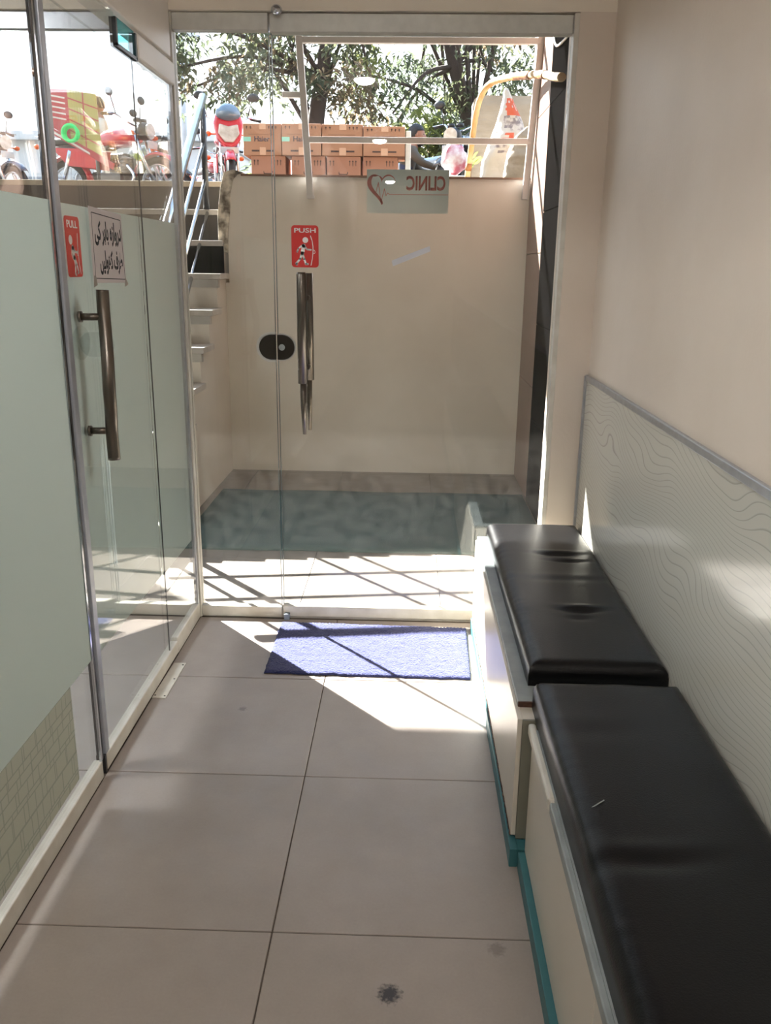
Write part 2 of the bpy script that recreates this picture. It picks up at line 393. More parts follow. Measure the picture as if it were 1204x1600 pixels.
# ------------------------------------------------------------------ mesh helpers
class MB:
    def __init__(self):
        self.v = []; self.f = []; self.s = []; self.mi = []
        self.cur = 0
    def face(self, idx, smooth=False):
        self.f.append(tuple(idx)); self.s.append(smooth); self.mi.append(self.cur)
    def box(self, x0, x1, y0, y1, z0, z1):
        b = len(self.v)
        self.v += [(x0, y0, z0), (x1, y0, z0), (x1, y1, z0), (x0, y1, z0), (x0, y0, z1), (x1, y0, z1), (x1, y1, z1), (x0, y1, z1)]
        for q in ((0, 3, 2, 1), (4, 5, 6, 7), (0, 1, 5, 4), (1, 2, 6, 5), (2, 3, 7, 6), (3, 0, 4, 7)):
            self.face([b + i for i in q])
        return self
    def prism(self, poly, fn, t0, t1):
        """poly of 2-D points (counter clockwise), fn(u, v, t) -> 3-D"""
        b = len(self.v); n = len(poly)
        self.v += [tuple(fn(u, v, t0)) for u, v in poly] + [tuple(fn(u, v, t1)) for u, v in poly]
        self.face([b + i for i in reversed(range(n))]); self.face([b + n + i for i in range(n)])
        for i in range(n):
            j = (i + 1) % n
            self.face((b + i, b + j, b + n + j, b + n + i))
        return self
    def tube(self, pts, r, seg=10, cap=True, smooth=True):
        pts = [Vector(p) for p in pts]
        n = len(pts)
        rs = r if isinstance(r, (list, tuple)) else [r] * n
        t = (pts[1] - pts[0]).normalized()
        a = t.orthogonal().normalized()
        b0 = len(self.v)
        for i, p in enumerate(pts):
            if i == 0: tt = (pts[1] - pts[0])
            elif i == n - 1: tt = pts[-1] - pts[-2]
            else: tt = (pts[i + 1] - pts[i]).normalized() + (pts[i] - pts[i - 1]).normalized()
            tt = tt.normalized()
            a = (a - tt * a.dot(tt))
            a = a.normalized() if a.length > 1e-6 else tt.orthogonal().normalized()
            c = tt.cross(a)
            for k in range(seg):
                an = 2 * pi * k / seg
                q = p + (a * cos(an) + c * sin(an)) * rs[i]
                self.v.append(tuple(q))
        for i in range(n - 1):
            for k in range(seg):
                k2 = (k + 1) % seg
                self.face((b0 + i * seg + k, b0 + i * seg + k2, b0 + (i + 1) * seg + k2, b0 + (i + 1) * seg + k), smooth)
        if cap:
            self.face([b0 + k for k in reversed(range(seg))]); self.face([b0 + (n - 1) * seg + k for k in range(seg)])
        return self
    def ball(self, c, r, seg=12, rings=8, fn=None):
        r = r if isinstance(r, (list, tuple)) else (r, r, r)
        b = len(self.v)
        def add(d):
            p = Vector((d[0] * r[0], d[1] * r[1], d[2] * r[2]))
            if fn: p = fn(p, d)
            self.v.append((c[0] + p[0], c[1] + p[1], c[2] + p[2]))
        add((0, 0, -1))
        for i in range(1, rings):
            th = pi * i / rings
            for k in range(seg):
                ph = 2 * pi * k / seg
                add((sin(th) * cos(ph), sin(th) * sin(ph), -cos(th)))
        add((0, 0, 1))
        top = len(self.v) - 1
        for k in range(seg):
            k2 = (k + 1) % seg
            self.face((b, b + 1 + k2, b + 1 + k), True)
            for i in range(rings - 2):
                o = b + 1 + i * seg
                self.face((o + k, o + k2, o + seg + k2, o + seg + k), True)
            o = b + 1 + (rings - 2) * seg
            self.face((o + k, o + k2, top), True)
        return self
    def torus(self, c, R, r, axis='X', seg=28, ring=8, fr=1.0):
        b = len(self.v)
        for i in range(seg):
            a = 2 * pi * i / seg
            for k in range(ring):
                t = 2 * pi * k / ring
                rad = R + r * cos(t); h = r * fr * sin(t)
                u, w = rad * cos(a), rad * sin(a)
                p = (h, u, w) if axis == 'X' else ((u, h, w) if axis == 'Y' else (u, w, h))
                self.v.append((c[0] + p[0], c[1] + p[1], c[2] + p[2]))
        for i in range(seg):
            i2 = (i + 1) % seg
            for k in range(ring):
                k2 = (k + 1) % ring
                self.face((b + i * ring + k, b + i2 * ring + k, b + i2 * ring + k2, b + i * ring + k2), True)
        return self
    def disc(self, c, R, axis='X', th=0.01, seg=24):
        b = len(self.v)
        for h in (-th / 2, th / 2):
            for k in range(seg):
                a = 2 * pi * k / seg
                u, w = R * cos(a), R * sin(a)
                p = (h, u, w) if axis == 'X' else ((u, h, w) if axis == 'Y' else (u, w, h))
                self.v.append((c[0] + p[0], c[1] + p[1], c[2] + p[2]))
        self.face([b + k for k in reversed(range(seg))]); self.face([b + seg + k for k in range(seg)])
        for k in range(seg):
            k2 = (k + 1) % seg
            self.face((b + k, b + k2, b + seg + k2, b + seg + k), True)
        return self
    def mesh(self, name, mats, bevel=0.0, bseg=2, xf=None):
        me = bpy.data.meshes.new(name)
        me.from_pydata(self.v, [], self.f)
        me.update()
        for p, s, i in zip(me.polygons, self.s, self.mi):
            p.use_smooth = s; p.material_index = i
        bm = bmesh.new(); bm.from_mesh(me)
        if bevel:
            es = [e for e in bm.edges if len(e.link_faces) == 2 and e.calc_face_angle(0) > 0.6]
            bmesh.ops.bevel(bm, geom=es, offset=bevel, segments=bseg, profile=0.5, affect='EDGES', clamp_overlap=True)
        bmesh.ops.recalc_face_normals(bm, faces=bm.faces)
        if xf is not None: bm.transform(xf)
        bm.to_mesh(me); bm.free()
        if not isinstance(mats, (list, tuple)): mats = [mats]
        for m_ in mats: me.materials.append(m_)
        return me
    def build(self, name, mats, parent=None, bevel=0.0, bseg=2, xf=None, **tags):
        o = bpy.data.objects.new(name, self.mesh(name, mats, bevel, bseg, xf))
        COL.objects.link(o)
        if parent is not None: o.parent = parent
        for k, v in tags.items(): o[k] = v
        return o

def B(*a): return MB().box(*a)

def tag(o, label=None, cat=None, group=None, kind=None):
    if label: o['label'] = label
    if cat: o['category'] = cat
    if group: o['group'] = group
    if kind: o['kind'] = kind
    return o

def empty(name, loc=(0, 0, 0), rz=0.0, label=None, cat=None, group=None, kind=None):
    o = bpy.data.objects.new(name, None)
    COL.objects.link(o)
    o.location = loc; o.rotation_euler = (0, 0, rz); o.empty_display_size = 0.1
    return tag(o, label, cat, group, kind)

def relink(o, me, name, parent, **tags):
    c = bpy.data.objects.new(name, me); COL.objects.link(c); c.parent = parent
    for k, v in tags.items(): c[k] = v
    return c

def frame(o, u, v):
    o, u, v = Vector(o), Vector(u), Vector(v); n = u.cross(v)
    return lambda a, b, t: o + u * a + v * b + n * t

def arc_pts(cx, cy_, r, a0, a1, n=8):
    return [(cx + r * cos(radians(a0 + (a1 - a0) * i / n)), cy_ + r * sin(radians(a0 + (a1 - a0) * i / n))) for i in range(n + 1)]

def round_rect(w, h, r, n=5):
    p = []
    for cx, cy_, a in ((w - r, h - r, 0), (r, h - r, 90), (r, r, 180), (w - r, r, 270)):
        p += arc_pts(cx, cy_, r, a, a + 90, n)
    return p

def strokes(mb, lines, w, fn, t0, t1, joints=True):
    """flat pen strokes with round joints, lifted off the plane by t0..t1"""
    for ln in lines:
        ww = w
        if isinstance(ln, dict): ww = ln['w']; ln = ln['p']
        for i in range(len(ln) - 1):
            (x0, y0), (x1, y1) = ln[i], ln[i + 1]
            L_ = sqrt((x1 - x0) ** 2 + (y1 - y0) ** 2) or 1e-6
            nx, ny = -(y1 - y0) / L_ * ww / 2, (x1 - x0) / L_ * ww / 2
            mb.prism([(x0 - nx, y0 - ny), (x1 - nx, y1 - ny), (x1 + nx, y1 + ny), (x0 + nx, y0 + ny)], fn, t0, t1)
        if joints:
            for (x, y) in ln:
                mb.prism(arc_pts(x, y, ww / 2, 0, 324, 9), fn, t0, t1)
    return mb

def text_mesh(name, body, m, fn, x0, y0, w, h, thick=0.0004, bold=0.0, parent=None, t=0.0008, mirror=False):
    """lettering fitted to a w x h box at (x0, y0) in the plane fn"""
    cu = bpy.data.curves.new(name, 'FONT'); cu.body = body; cu.size = 1.0; cu.offset = bold; cu.resolution_u = 3
    ob = bpy.data.objects.new(name, cu); COL.objects.link(ob)
    dg = bpy.context.evaluated_depsgraph_get()
    me = bpy.data.meshes.new_from_object(ob.evaluated_get(dg))
    bpy.data.objects.remove(ob); bpy.data.curves.remove(cu)
    xs = [v.co.x for v in me.vertices]; ys = [v.co.y for v in me.vertices]
    ax, bx_, ay, by = min(xs), max(xs), min(ys), max(ys)
    bm = bmesh.new(); bm.from_mesh(me)
    bmesh.ops.remove_doubles(bm, verts=bm.verts, dist=1e-5)
    r = bmesh.ops.extrude_face_region(bm, geom=bm.faces[:])
    up_ = {v for v in r['geom'] if isinstance(v, bmesh.types.BMVert)}
    for v in bm.verts:
        u = x0 + (v.co.x - ax) / (bx_ - ax) * w
        q = y0 + (v.co.y - ay) / (by - ay) * h
        v.co = fn(u, q, t + (thick if v in up_ else 0))
    bmesh.ops.recalc_face_normals(bm, faces=bm.faces)
    bm.to_mesh(me); bm.free()
    me.materials.clear(); me.materials.append(m)
    o = bpy.data.objects.new(name, me); COL.objects.link(o)
    if parent is not None: o.parent = parent
    return o

# ================================================================== THE SHELL
GY = 3.28           # front glass line
PX = -0.855         # inner face line of the glass partition
RX = 0.68           # right wall
CZ = 2.6            # ceiling
ST = 1.97           # street level
RY = 5.77           # face of the retaining wall

# floor: slab with recessed grout and one object per tile
fl = B(-3.7, RX + 0.1, -7.3, GY - 0.01, -0.08, -0.003).build('floor', M['grout'], kind='structure')
tp = 0.595
tile_cache = {}
def floor_tile(x0, x1, y0, y1, z, th, m, parent, cache, bev=0.0012):
    key = (round(x1 - x0, 3), round(y1 - y0, 3), m.name)
    if key not in cache:
        cache[key] = MB().box(0, x1 - x0, 0, y1 - y0, -th, 0).mesh('tile', m, bevel=bev, bseg=1)
    o = relink(None, cache[key], 'tile', parent); o.location = (x0, y0, z); return o
gx = [-0.852, -0.278, -0.278 + tp, RX]
for j in range(-15, 4):
    y0 = 1.53 + j * tp; y1 = min(y0 + tp, GY - 0.03)
    if y1 - y0 < 0.05: continue
    for i in range(3):
        floor_tile(gx[i] + 0.0016, gx[i + 1] - 0.0016, y0 + 0.0016, y1 - 0.0016, 0.0, 0.01, M['tile'], fl, tile_cache)
for j in range(-6, 4):
    y0 = 1.53 + j * tp; y1 = min(y0 + tp, GY - 0.03)
    if y1 - y0 < 0.05: continue
    for i in range(5):
        x1 = -0.865 - i * tp; x0 = max(x1 - tp, -3.6)
        floor_tile(x0 + 0.0016, x1 - 0.0016, y0 + 0.0016, y1 - 0.0016, 0.0, 0.01, M['tile'], fl, tile_cache)

B(-3.7, RX + 0.2, -7.3, GY + 0.10, CZ, CZ + 0.12).build('ceiling', M['ceiling'], kind='structure')

# right wall with wall board and its aluminium trim
wr = B(RX, RX + 0.18, -7.3, GY + 0.1, -0.05, CZ).build('wall_right', M['wall'], kind='structure')
B(RX - 0.007, RX, -7.2, 3.235, 0.0, 1.012).build('wall_board', M['wavy'], wr, label='glossy beige wall board with thin wavy lines')
B(RX - 0.012, RX, -7.2, 3.238, 1.012, 1.034).build('trim_strip', M['alu'], wr, bevel=0.003)
B(RX - 0.016, RX - 0.001, 3.226, 3.239, 0.0, 1.03).build('trim_strip', M['alu'], wr, bevel=0.002)

# front wall: header over the glass, stub column on the right
wf = B(-0.9, RX, GY - 0.04, GY + 0.16, 2.255, CZ).build('wall_front', M['header'], kind='structure')
B(0.557, RX, GY - 0.04, GY + 0.16, 0.0, 2.255).build('column', M['wall'], wf)
B(-3.7, -0.9, GY - 0.04, GY + 0.16, 2.255, CZ).build('header', M['header'], wf)
B(-16, 16, GY + 0.0, GY + 0.16, CZ + 0.12, 11.0).build('facade', M['facade'], wf)
B(0.70 + 0.155, 16, GY + 0.02, GY + 0.16, 0.0, CZ + 0.12).build('facade', M['facade'], wf)
B(-3.7, RX + 0.2, -7.4, -7.25, -0.05, CZ).build('wall_back', M['wall'], kind='structure')
# panel beam over the partition
wlb = B(-0.93, PX + 0.006, -7.25, GY - 0.04, 2.105, CZ).build('wall_left', M['beam'], kind='structure', bevel=0.004)
# the next room behind the partition
B(-3.75, -3.6, -7.3, GY + 0.1, -0.05, CZ).build('wall_next_left', M['wall'], kind='structure')
B(-3.6, -0.93, -2.3, -2.15, -0.05, CZ).build('wall_next_back', M['wall'], kind='structure')
B(-0.93, -0.85, -7.25, -0.2, 0.0, 2.105).build('wall_left_rear', M['wall'], kind='structure')

# ------------------------------------------------------------------ front glazing: window_1 (fixed pane) and door_1 (leaf)
w1 = empty('window_1', (0, 0, 0), kind='structure')
B(-0.846, -0.511, GY - 0.005, GY + 0.005, 0.045, 2.2).build('pane', M['glass'], w1)
B(-0.846, -0.511, GY - 0.018, GY + 0.018, 0.0, 0.047).build('bottom_rail', M['white_alu'], w1, bevel=0.003)
B(-0.846, -0.511, GY - 0.022, GY + 0.022, 2.198, 2.253).build('top_rail', M['grey_alu'], w1, bevel=0.003)
B(-0.868, -0.846, GY - 0.03, GY + 0.03, 0.0, 2.253).build('jamb', M['white_alu'], w1, bevel=0.002)
B(-0.5135, -0.5112, GY - 0.0055, GY + 0.0055, 0.047, 2.198).build('polished_edge', M['glass_edge'], w1)

d1 = empty('door_1', (0, 0, 0), kind='structure')
B(-0.504, 0.538, GY - 0.005, GY + 0.005, 0.052, 2.192).build('pane', M['glass'], d1)
B(-0.504, 0.538, GY - 0.02, GY + 0.02, 0.006, 0.054).build('bottom_rail', M['white_alu'], d1, bevel=0.004)
B(-0.505, 0.538, GY - 0.026, GY + 0.026, 2.192, 2.25).build('top_rail', M['grey_alu'], d1, bevel=0.003)
B(-0.5045, -0.502, GY - 0.0055, GY + 0.0055, 0.054, 2.192).build('polished_edge', M['glass_edge'], d1)
B(0.54, 0.559, GY - 0.035, GY + 0.02, 0.0, 2.253).build('jamb', M['white_alu'], d1, bevel=0.002)
# pull bars on both faces: thick upper tube, thin tapering lower rod
hd = MB()
hd.tube([(-0.404, GY - 0.055, 0.985), (-0.404, GY - 0.055, 1.385), (-0.404, GY - 0.055, 1.394)], [0.0185, 0.0185, 0.015], 20)
hd.tube([(-0.404, GY - 0.055, 1.30), (-0.404, GY - 0.004, 1.30)], 0.010, 12)
hd.tube([(-0.404, GY - 0.055, 1.04), (-0.404, GY - 0.004, 1.04)], 0.010, 12)
h1 = hd.build('handle', M['steel'], d1, label='thick satin steel pull bar above a thin tapered rod')
MB().tube([(-0.403, GY - 0.052, 0.985), (-0.403, GY - 0.05, 0.90), (-0.401, GY - 0.045, 0.787)], [0.0125, 0.0115, 0.007], 16).build('rod', M['steel'], h1)
hd = MB()
hd.tube([(-0.392, GY + 0.055, 0.985), (-0.392, GY + 0.055, 1.39)], 0.0185, 20)
hd.tube([(-0.392, GY + 0.055, 1.30), (-0.392, GY + 0.004, 1.30)], 0.010, 12)
hd.tube([(-0.392, GY + 0.055, 1.04), (-0.392, GY + 0.004, 1.04)], 0.010, 12)
h2 = hd.build('handle', M['steel'], d1)
MB().tube([(-0.392, GY + 0.052, 0.985), (-0.392, GY + 0.05, 0.90), (-0.391, GY + 0.045, 0.787)], [0.0115, 0.0105, 0.007], 16).build('rod', M['steel'], h2)
# lock: half plates on leaf and fixed pane, with sealant halo
fnF = frame((-0.5075, GY - 0.005, 1.116), (1, 0, 0), (0, 0, 1))
def half(r, h, side, extra=0.0, gap=0.002):
    r += extra; h += extra
    fl_ = 0.068 - 0.047 + extra * 0.2
    if side < 0: pts = [(-gap, -h)] + [(-gap, h)] + arc_pts(-fl_, 0, h, 90, 270, 14)
    else: pts = arc_pts(fl_, 0, h, -90, 90, 14) + [(gap, h), (gap, -h)]
    return pts
MB().prism(half(0.047, 0.047, 1), fnF, 0.0005, 0.010).build('lock_plate', M['lock'], d1, bevel=0.002)
MB().prism(half(0.047, 0.047, 1, 0.005), fnF, 0.0, 0.0005).build('lock_sealant', M['silicone'], d1)
kn = MB().prism(arc_pts(0.020, 0.0, 0.012, 0, 345, 23), fnF, 0.010, 0.0115).prism(arc_pts(0.020, 0, 0.008, 0, 330, 11), fnF, 0.0115, 0.0135)
kn.build('key_cylinder', M['chrome'], d1)
MB().prism(half(0.047, 0.047, -1), fnF, 0.0005, 0.010).build('lock_plate', M['lock'], w1, bevel=0.002)
MB().prism(half(0.047, 0.047, -1, 0.010), fnF, 0.0, 0.0005).build('lock_sealant', M['silicone'], w1)
sc_ = MB()
for dz in (-0.021, 0.021): sc_.prism(arc_pts(-0.02, dz, 0.0022, 0, 315, 7), fnF, 0.010, 0.0106)
sc_.build('screw', M['black'], w1)
# pivot knob at the head of the leaf, and small floor bolt
MB().ball((-0.475, GY - 0.055, 2.252), (0.019, 0.019, 0.017), 16, 10).tube([(-0.475, GY - 0.055, 2.252), (-0.475, GY - 0.02, 2.252)], 0.009, 10).build('pivot_knob', M['chrome'], d1)
MB().box(-0.499, -0.476, GY - 0.045, GY - 0.02, 0.0, 0.026).build('floor_bolt', M['shutter'], d1, bevel=0.002)

# ------------------------------------------------------------------ glass partition: window_2 (near), door_2 (hinged), window_3 (far)
def film(parent, y0, y1, z0, z1, m, name='frosted_film', dx=0.0, **t):
    return B(PX - 0.0115 + dx, PX - 0.0104 + dx, y0, y1, z0, z1).build(name, m, parent, **t)
w2 = empty('window_2', (0, 0, 0), kind='structure')
B(PX - 0.010, PX, -0.2, 2.094, 0.055, 2.105).build('pane', M['glass_side'], w2)
film(w2, -0.2, 2.083, 0.372, 1.560, M['frost'], dx=0.0117)
film(w2, -0.2, 1.935, 0.10, 0.371, M['outline'], 'patterned_film', dx=0.0117, label='clear film printed with overlapping rounded box outlines')
rl = MB().box(PX - 0.022, PX + 0.004, -0.2, 2.094, 0.0, 0.056)
rl.build('bottom_rail', M['white_alu'], w2, bevel=0.004)
B(PX - 0.012, PX + 0.003, 2.092, 2.104, 0.056, 2.105).build('edge_seal', M['black'], w2)
B(PX - 0.002, PX + 0.004, 2.084, 2.0925, 0.056, 2.105).build('chrome_strip', M['chrome'], w2)

d2 = empty('door_2', (0, 0, 0), kind='structure')
B(PX - 0.010, PX, 2.122, 2.806, 0.05, 2.012).build('pane', M['glass_side'], d2)
film(d2, 2.165, 2.804, 0.352, 1.560, M['frost'])
B(PX - 0.022, PX + 0.006, 2.122, 2.895, 0.006, 0.056).build('bottom_rail', M['white_alu'], d2, bevel=0.004)
B(PX - 0.022, PX + 0.004, 2.112, 2.123, 0.0, 0.058).build('rail_end_cap', M['black'], d2)
B(PX - 0.012, PX + 0.004, 2.122, 2.152, 0.056, 2.105).build('edge_profile', M['post_alu'], d2, bevel=0.003)
B(PX - 0.010, PX, 2.164, 2.66, 2.012, 2.10).build('upper_pane', M['glass_side'], d2)
# teal glass corner in a dark frame
tf = MB()
for q in ((2.66, 2.672, 2.015, 2.088), (2.838, 2.85, 2.015, 2.088), (2.66, 2.85, 2.012, 2.022)):
    tf.box(PX - 0.014, PX + 0.006, *q)
tf.build('corner_fitting', M['black'], d2, label='dark framed corner fitting holding teal glass')
B(PX - 0.006, PX + 0.001, 2.672, 2.838, 2.022, 2.092).build('teal_glass', M['glass_teal'], d2)
# curved pull handle with two standoffs
hx = -0.795
path = [(hx, 2.232, 1.352), (hx, 2.229, 1.30), (hx + 0.006, 2.214, 1.23), (hx + 0.014, 2.190, 1.16), (hx + 0.014, 2.186, 1.10), (hx + 0.008, 2.203, 1.04), (hx, 2.220, 0.98), (hx, 2.222, 0.906)]
def spline(pts, n=6):
    P = [Vector(p) for p in pts]; out = []
    for i in range(len(P) - 1):
        p0 = P[max(i - 1, 0)]; p1 = P[i]; p2 = P[i + 1]; p3 = P[min(i + 2, len(P) - 1)]
        for k in range(n):
            t = k / n
            out.append(0.5 * ((2 * p1) + (p2 - p0) * t + (2 * p0 - 5 * p1 + 4 * p2 - p3) * t * t + (3 * p1 - p0 - 3 * p2 + p3) * t ** 3))
    out.append(P[-1]); return out
hh = MB().tube(spline(path), 0.0165, 20).build('handle', M['steel'], d2, label='curved satin steel pull handle')
for z in (1.284, 0.985):
    s = MB().tube([(PX, 2.215, z), (hx, 2.224, z)], 0.0095, 14)
    s.tube([(PX - 0.001, 2.215, z), (PX + 0.007, 2.2155, z)], 0.0145, 14)
    s.build('standoff', M['steel'], hh)
    MB().tube([(PX - 0.011, 2.215, z), (PX - 0.05, 2.215, z)], 0.010, 12).build('standoff', M['steel'], hh)
MB().tube([(PX - 0.052, 2.22, 1.35), (PX - 0.052, 2.216, 0.906)], 0.0165, 16).build('back_bar', M['steel'], hh)
# clear round lock blank on the leaf
MB().prism([(0.062 * cos(a * pi / 12), 0.044 * sin(a * pi / 12)) for a in range(24)], frame((PX, 2.212, 1.218), (0, 1, 0), (0, 0, 1)), 0.0, 0.0015).build('lock_blank', M['glass_side'], d2)

w3 = empty('window_3', (0, 0, 0), kind='structure')
B(PX - 0.010, PX, 2.812, GY - 0.03, 0.055, 2.025).build('pane', M['glass_side'], w3)
film(w3, 2.814, GY - 0.032, 0.345, 1.560, M['frost'])
B(PX - 0.024, PX + 0.010, 2.85, GY - 0.012, 2.020, 2.094).build('top_rail', M['beam'], w3, bevel=0.006)
B(PX - 0.022, PX + 0.004, 2.902, GY - 0.03, 0.0, 0.066).build('bottom_rail', M['white_alu'], w3, bevel=0.004)
B(PX - 0.0035, PX + 0.0003, 2.8078, 2.8102, 0.056, 2.015).build('edge_seal', M['black'], w3)
B(PX - 0.012, PX + 0.003, GY - 0.05, GY - 0.03, 0.06, 2.03).build('edge_profile', M['alu'], w3, bevel=0.002)

# next room's street front
w4 = empty('window_4', (0, 0, 0), kind='structure')
B(-3.58, -0.87, GY - 0.005, GY + 0.005, 0.05, 2.2).build('pane', M['glass_side'], w4)
B(-3.6, -0.868, GY - 0.02, GY + 0.02, 0.0, 0.05).build('bottom_rail', M['white_alu'], w4)
B(-3.6, -0.868, GY - 0.02, GY + 0.02, 2.2, 2.255).build('top_rail', M['alu'], w4)
B(-2.205, -2.195, GY - 0.006, GY + 0.006, 0.05, 2.2).build('pane_joint', M['glass_edge'], w4)

# ------------------------------------------------------------------ the sunken court outside
pf = B(-3.6, 0.76, GY + 0.0, RY + 0.2, -0.06, 0.024).build('floor_court', M['pit_grout'], kind='structure')
pc = {}
for i in range(8):
    for j in range(5):
        x1 = 0.755 - i * 0.6; x0 = max(x1 - 0.6, -3.6)
        y0 = GY + 0.03 + j * 0.6; y1 = min(y0 + 0.6, RY)
        if x1 - x0 < 0.05 or y1 - y0 < 0.05: continue
        floor_tile(x0 + 0.001, x1 - 0.001, y0 + 0.001, y1 - 0.001, 0.03, 0.01, M['pit_tile'], pf, pc, 0.001)
B(-3.6, 0.855, GY - 0.012, GY + 0.03, -0.06, 0.028).build('threshold', M['marble'], pf)

# retaining wall: full height right of the stairs, low behind the steps
rw = MB()
fnR = lambda u, v, t: (u, t, v)
edge = [(-1.20, 0.0), (0.757, 0.0), (0.757, 1.96), (-0.97, 1.968), (-1.12, 1.968), (-1.155, 1.94), (-1.175, 1.85), (-1.185, 1.72), (-1.2, 1.63), (-1.2, 1.5)]
rw.prism(edge, fnR, RY, RY + 0.22)
rwo = rw.build('wall_court', M['retain'], kind='structure')
B(-3.6, -1.20, RY, RY + 0.22, 0.0, 1.30).build('lower_wall', M['retain'], rwo)
cp = MB().prism([(-1.10, 1.962), (0.757, 1.955), (0.757, 1.967), (-1.10, 1.974)], fnR, RY - 0.012, RY + 0.22)
cp.build('coping', M['mattress_side'], rwo)
pb_ = MB()
pl = [(-1.13, 1.972), (-1.09, 1.985), (-1.15, 2.0), (-1.21, 1.985), (-1.235, 1.9), (-1.25, 1.8), (-1.262, 1.72), (-1.262, 1.5), (-1.2, 1.49), (-1.196, 1.62), (-1.18, 1.73), (-1.17, 1.86), (-1.15, 1.94)]
pb_.prism(list(reversed(pl)), fnR, RY - 0.006, RY + 0.2)
pb_.build('broken_plaster', M['peel'], rwo, bevel=0.004, label='broken pale plaster edge showing dark patches')

# right side wall and black granite pilaster
sw = B(0.757, 0.90, GY + 0.165, 5.92, 0.0, 4.4).build('wall_court_right', M['riser_light'], kind='structure')
for z0, z1 in ((0.03, 0.55), (0.555, 1.1), (1.105, 1.72), (1.725, 2.27), (2.275, 2.85), (2.855, 3.6)):
    B(0.740, 0.757, GY + 0.17, 5.09, z0, z1).build('granite_tile', M['granite'], sw, bevel=0.001)
for z0, z1 in ((0.03, 0.72), (0.725, 1.5), (1.505, 2.28), (2.285, 3.1)):
    B(0.747, 0.757, 5.094, 5.92, z0, z1).build('wall_tile', M['pink'], sw, bevel=0.001)
B(-3.75, -3.6, GY + 0.0, 6.3, 0.0, 4.4).build('added_shade_wall', M['retain'], kind='structure')  # unseen wall added to block sun from the next room
# unseen flat slab above the stairs, added to end the indoor sun patch
aw = B(-6.5, -1.5, GY + 0.16, 6.2, 3.40, 3.52).build('added_shade_slab', M['retain'], kind='structure')
B(-1.5, 3.5, GY + 0.16, 5.75, 3.40, 3.52).build('slab', M['retain'], aw)  # second added slab, keeps direct sun off the right wall indoors

# stairs up to the street on the left
st = empty('stairs', (0, 0, 0), kind='structure')
SX0, SX1 = -3.55, -1.225
nos = [(6.25, 1.97), (5.99, 1.77), (5.73, 1.565), (5.47, 1.36), (5.21, 1.15), (4.95, 0.95), (4.69, 0.745), (4.43, 0.545), (4.17, 0.34), (3.91, 0.18)]
body = [(6.30, 0.0), (6.30, 1.93)]
for i, (y, z) in enumerate(nos):
    body.append((y + 0.025, z - 0.035))
    if i + 1 < len(nos): body.append((y + 0.025, nos[i + 1][1] - 0.035))
body.append((nos[-1][0] + 0.025, 0.0))
MB().prism(body, lambda u, v, t: (t, u, v), SX0, SX1).build('stair_body', M['retain'], st)
for i, (y, z) in enumerate(nos):
    back = nos[i - 1][0] + 0.02 if i else 6.30
    right = SX1 + (0.03 if y < 5.6 else 0.0)
    B(SX0, right, y, back, z - 0.035, z).build('tread', M['marble'] if i else M['kerb'], st, bevel=0.003)
    zb = nos[i + 1][1] if i + 1 < len(nos) else 0.03
    m_ = M['granite'] if i == 2 else (M['riser_grey'] if i < 2 else M['riser_light'])
    if i < 3:
        B(SX0, SX1 - 0.002, y + 0.015, y + 0.026, zb, z - 0.035).build('riser', m_, st)
    else:
        B(SX0, SX1 + 0.012, y + 0.012, y + 0.06, z - 0.085, z - 0.035).build('riser', m_, st)

# stair railing
rail = empty('stair_railing', (-1.38, 5.2, 0), 0, 'polished steel stair railing with four sloping bars climbing to the street', 'railing')
rx = -1.38
def on_slope(y, dz): return (y, 1.735 + (y - 5.98) * 0.80 + dz)
def bar(y0, y1, dz, r, name, m):
    a = on_slope(y0, dz); b = on_slope(y1, dz)
    MB().tube([(0, a[0] - 5.2, a[1]), (0, b[0] - 5.2, b[1])], r, 12).build(name, m, rail)
bar(3.95, 6.02, 0.70, 0.026, 'handrail', M['chrome'])
bar(3.95, 6.05, 0.45, 0.0125, 'bar', M['chrome'])
bar(3.95, 6.05, 0.225, 0.0125, 'bar', M['chrome'])
bar(3.95, 6.05, 0.0, 0.0125, 'bar', M['chrome'])
for y, r in ((5.98, 0.02), (5.24, 0.013), (4.98, 0.013), (4.26, 0.02), (4.10, 0.013)):
    a = on_slope(y, 0.69)
    zb = max([z for (ny, z) in nos if ny <= y + 0.01] + [0.03])
    MB().tube([(0.0, y - 5.2, zb), (0.0, y - 5.2, a[1])], r, 12).build('post', M['black'] if y > 5.9 else M['chrome'], rail)

# street
B(-60, 60, 6.31, 120, ST - 0.25, ST).build('ground_street', M['asphalt'], kind='structure')
B(-1.20, 0.9, RY + 0.22, 6.31, ST - 0.25, ST - 0.002).build('ground_kerb', M['kerb'], kind='structure')
B(0.9, 60, 5.92, 6.31, ST - 0.25, ST - 0.002).build('ground_kerb_right', M['kerb'], kind='structure')
B(-60, -3.75, 3.4, 6.31, ST - 0.25, ST - 0.002).build('ground_kerb_left', M['kerb'], kind='structure')

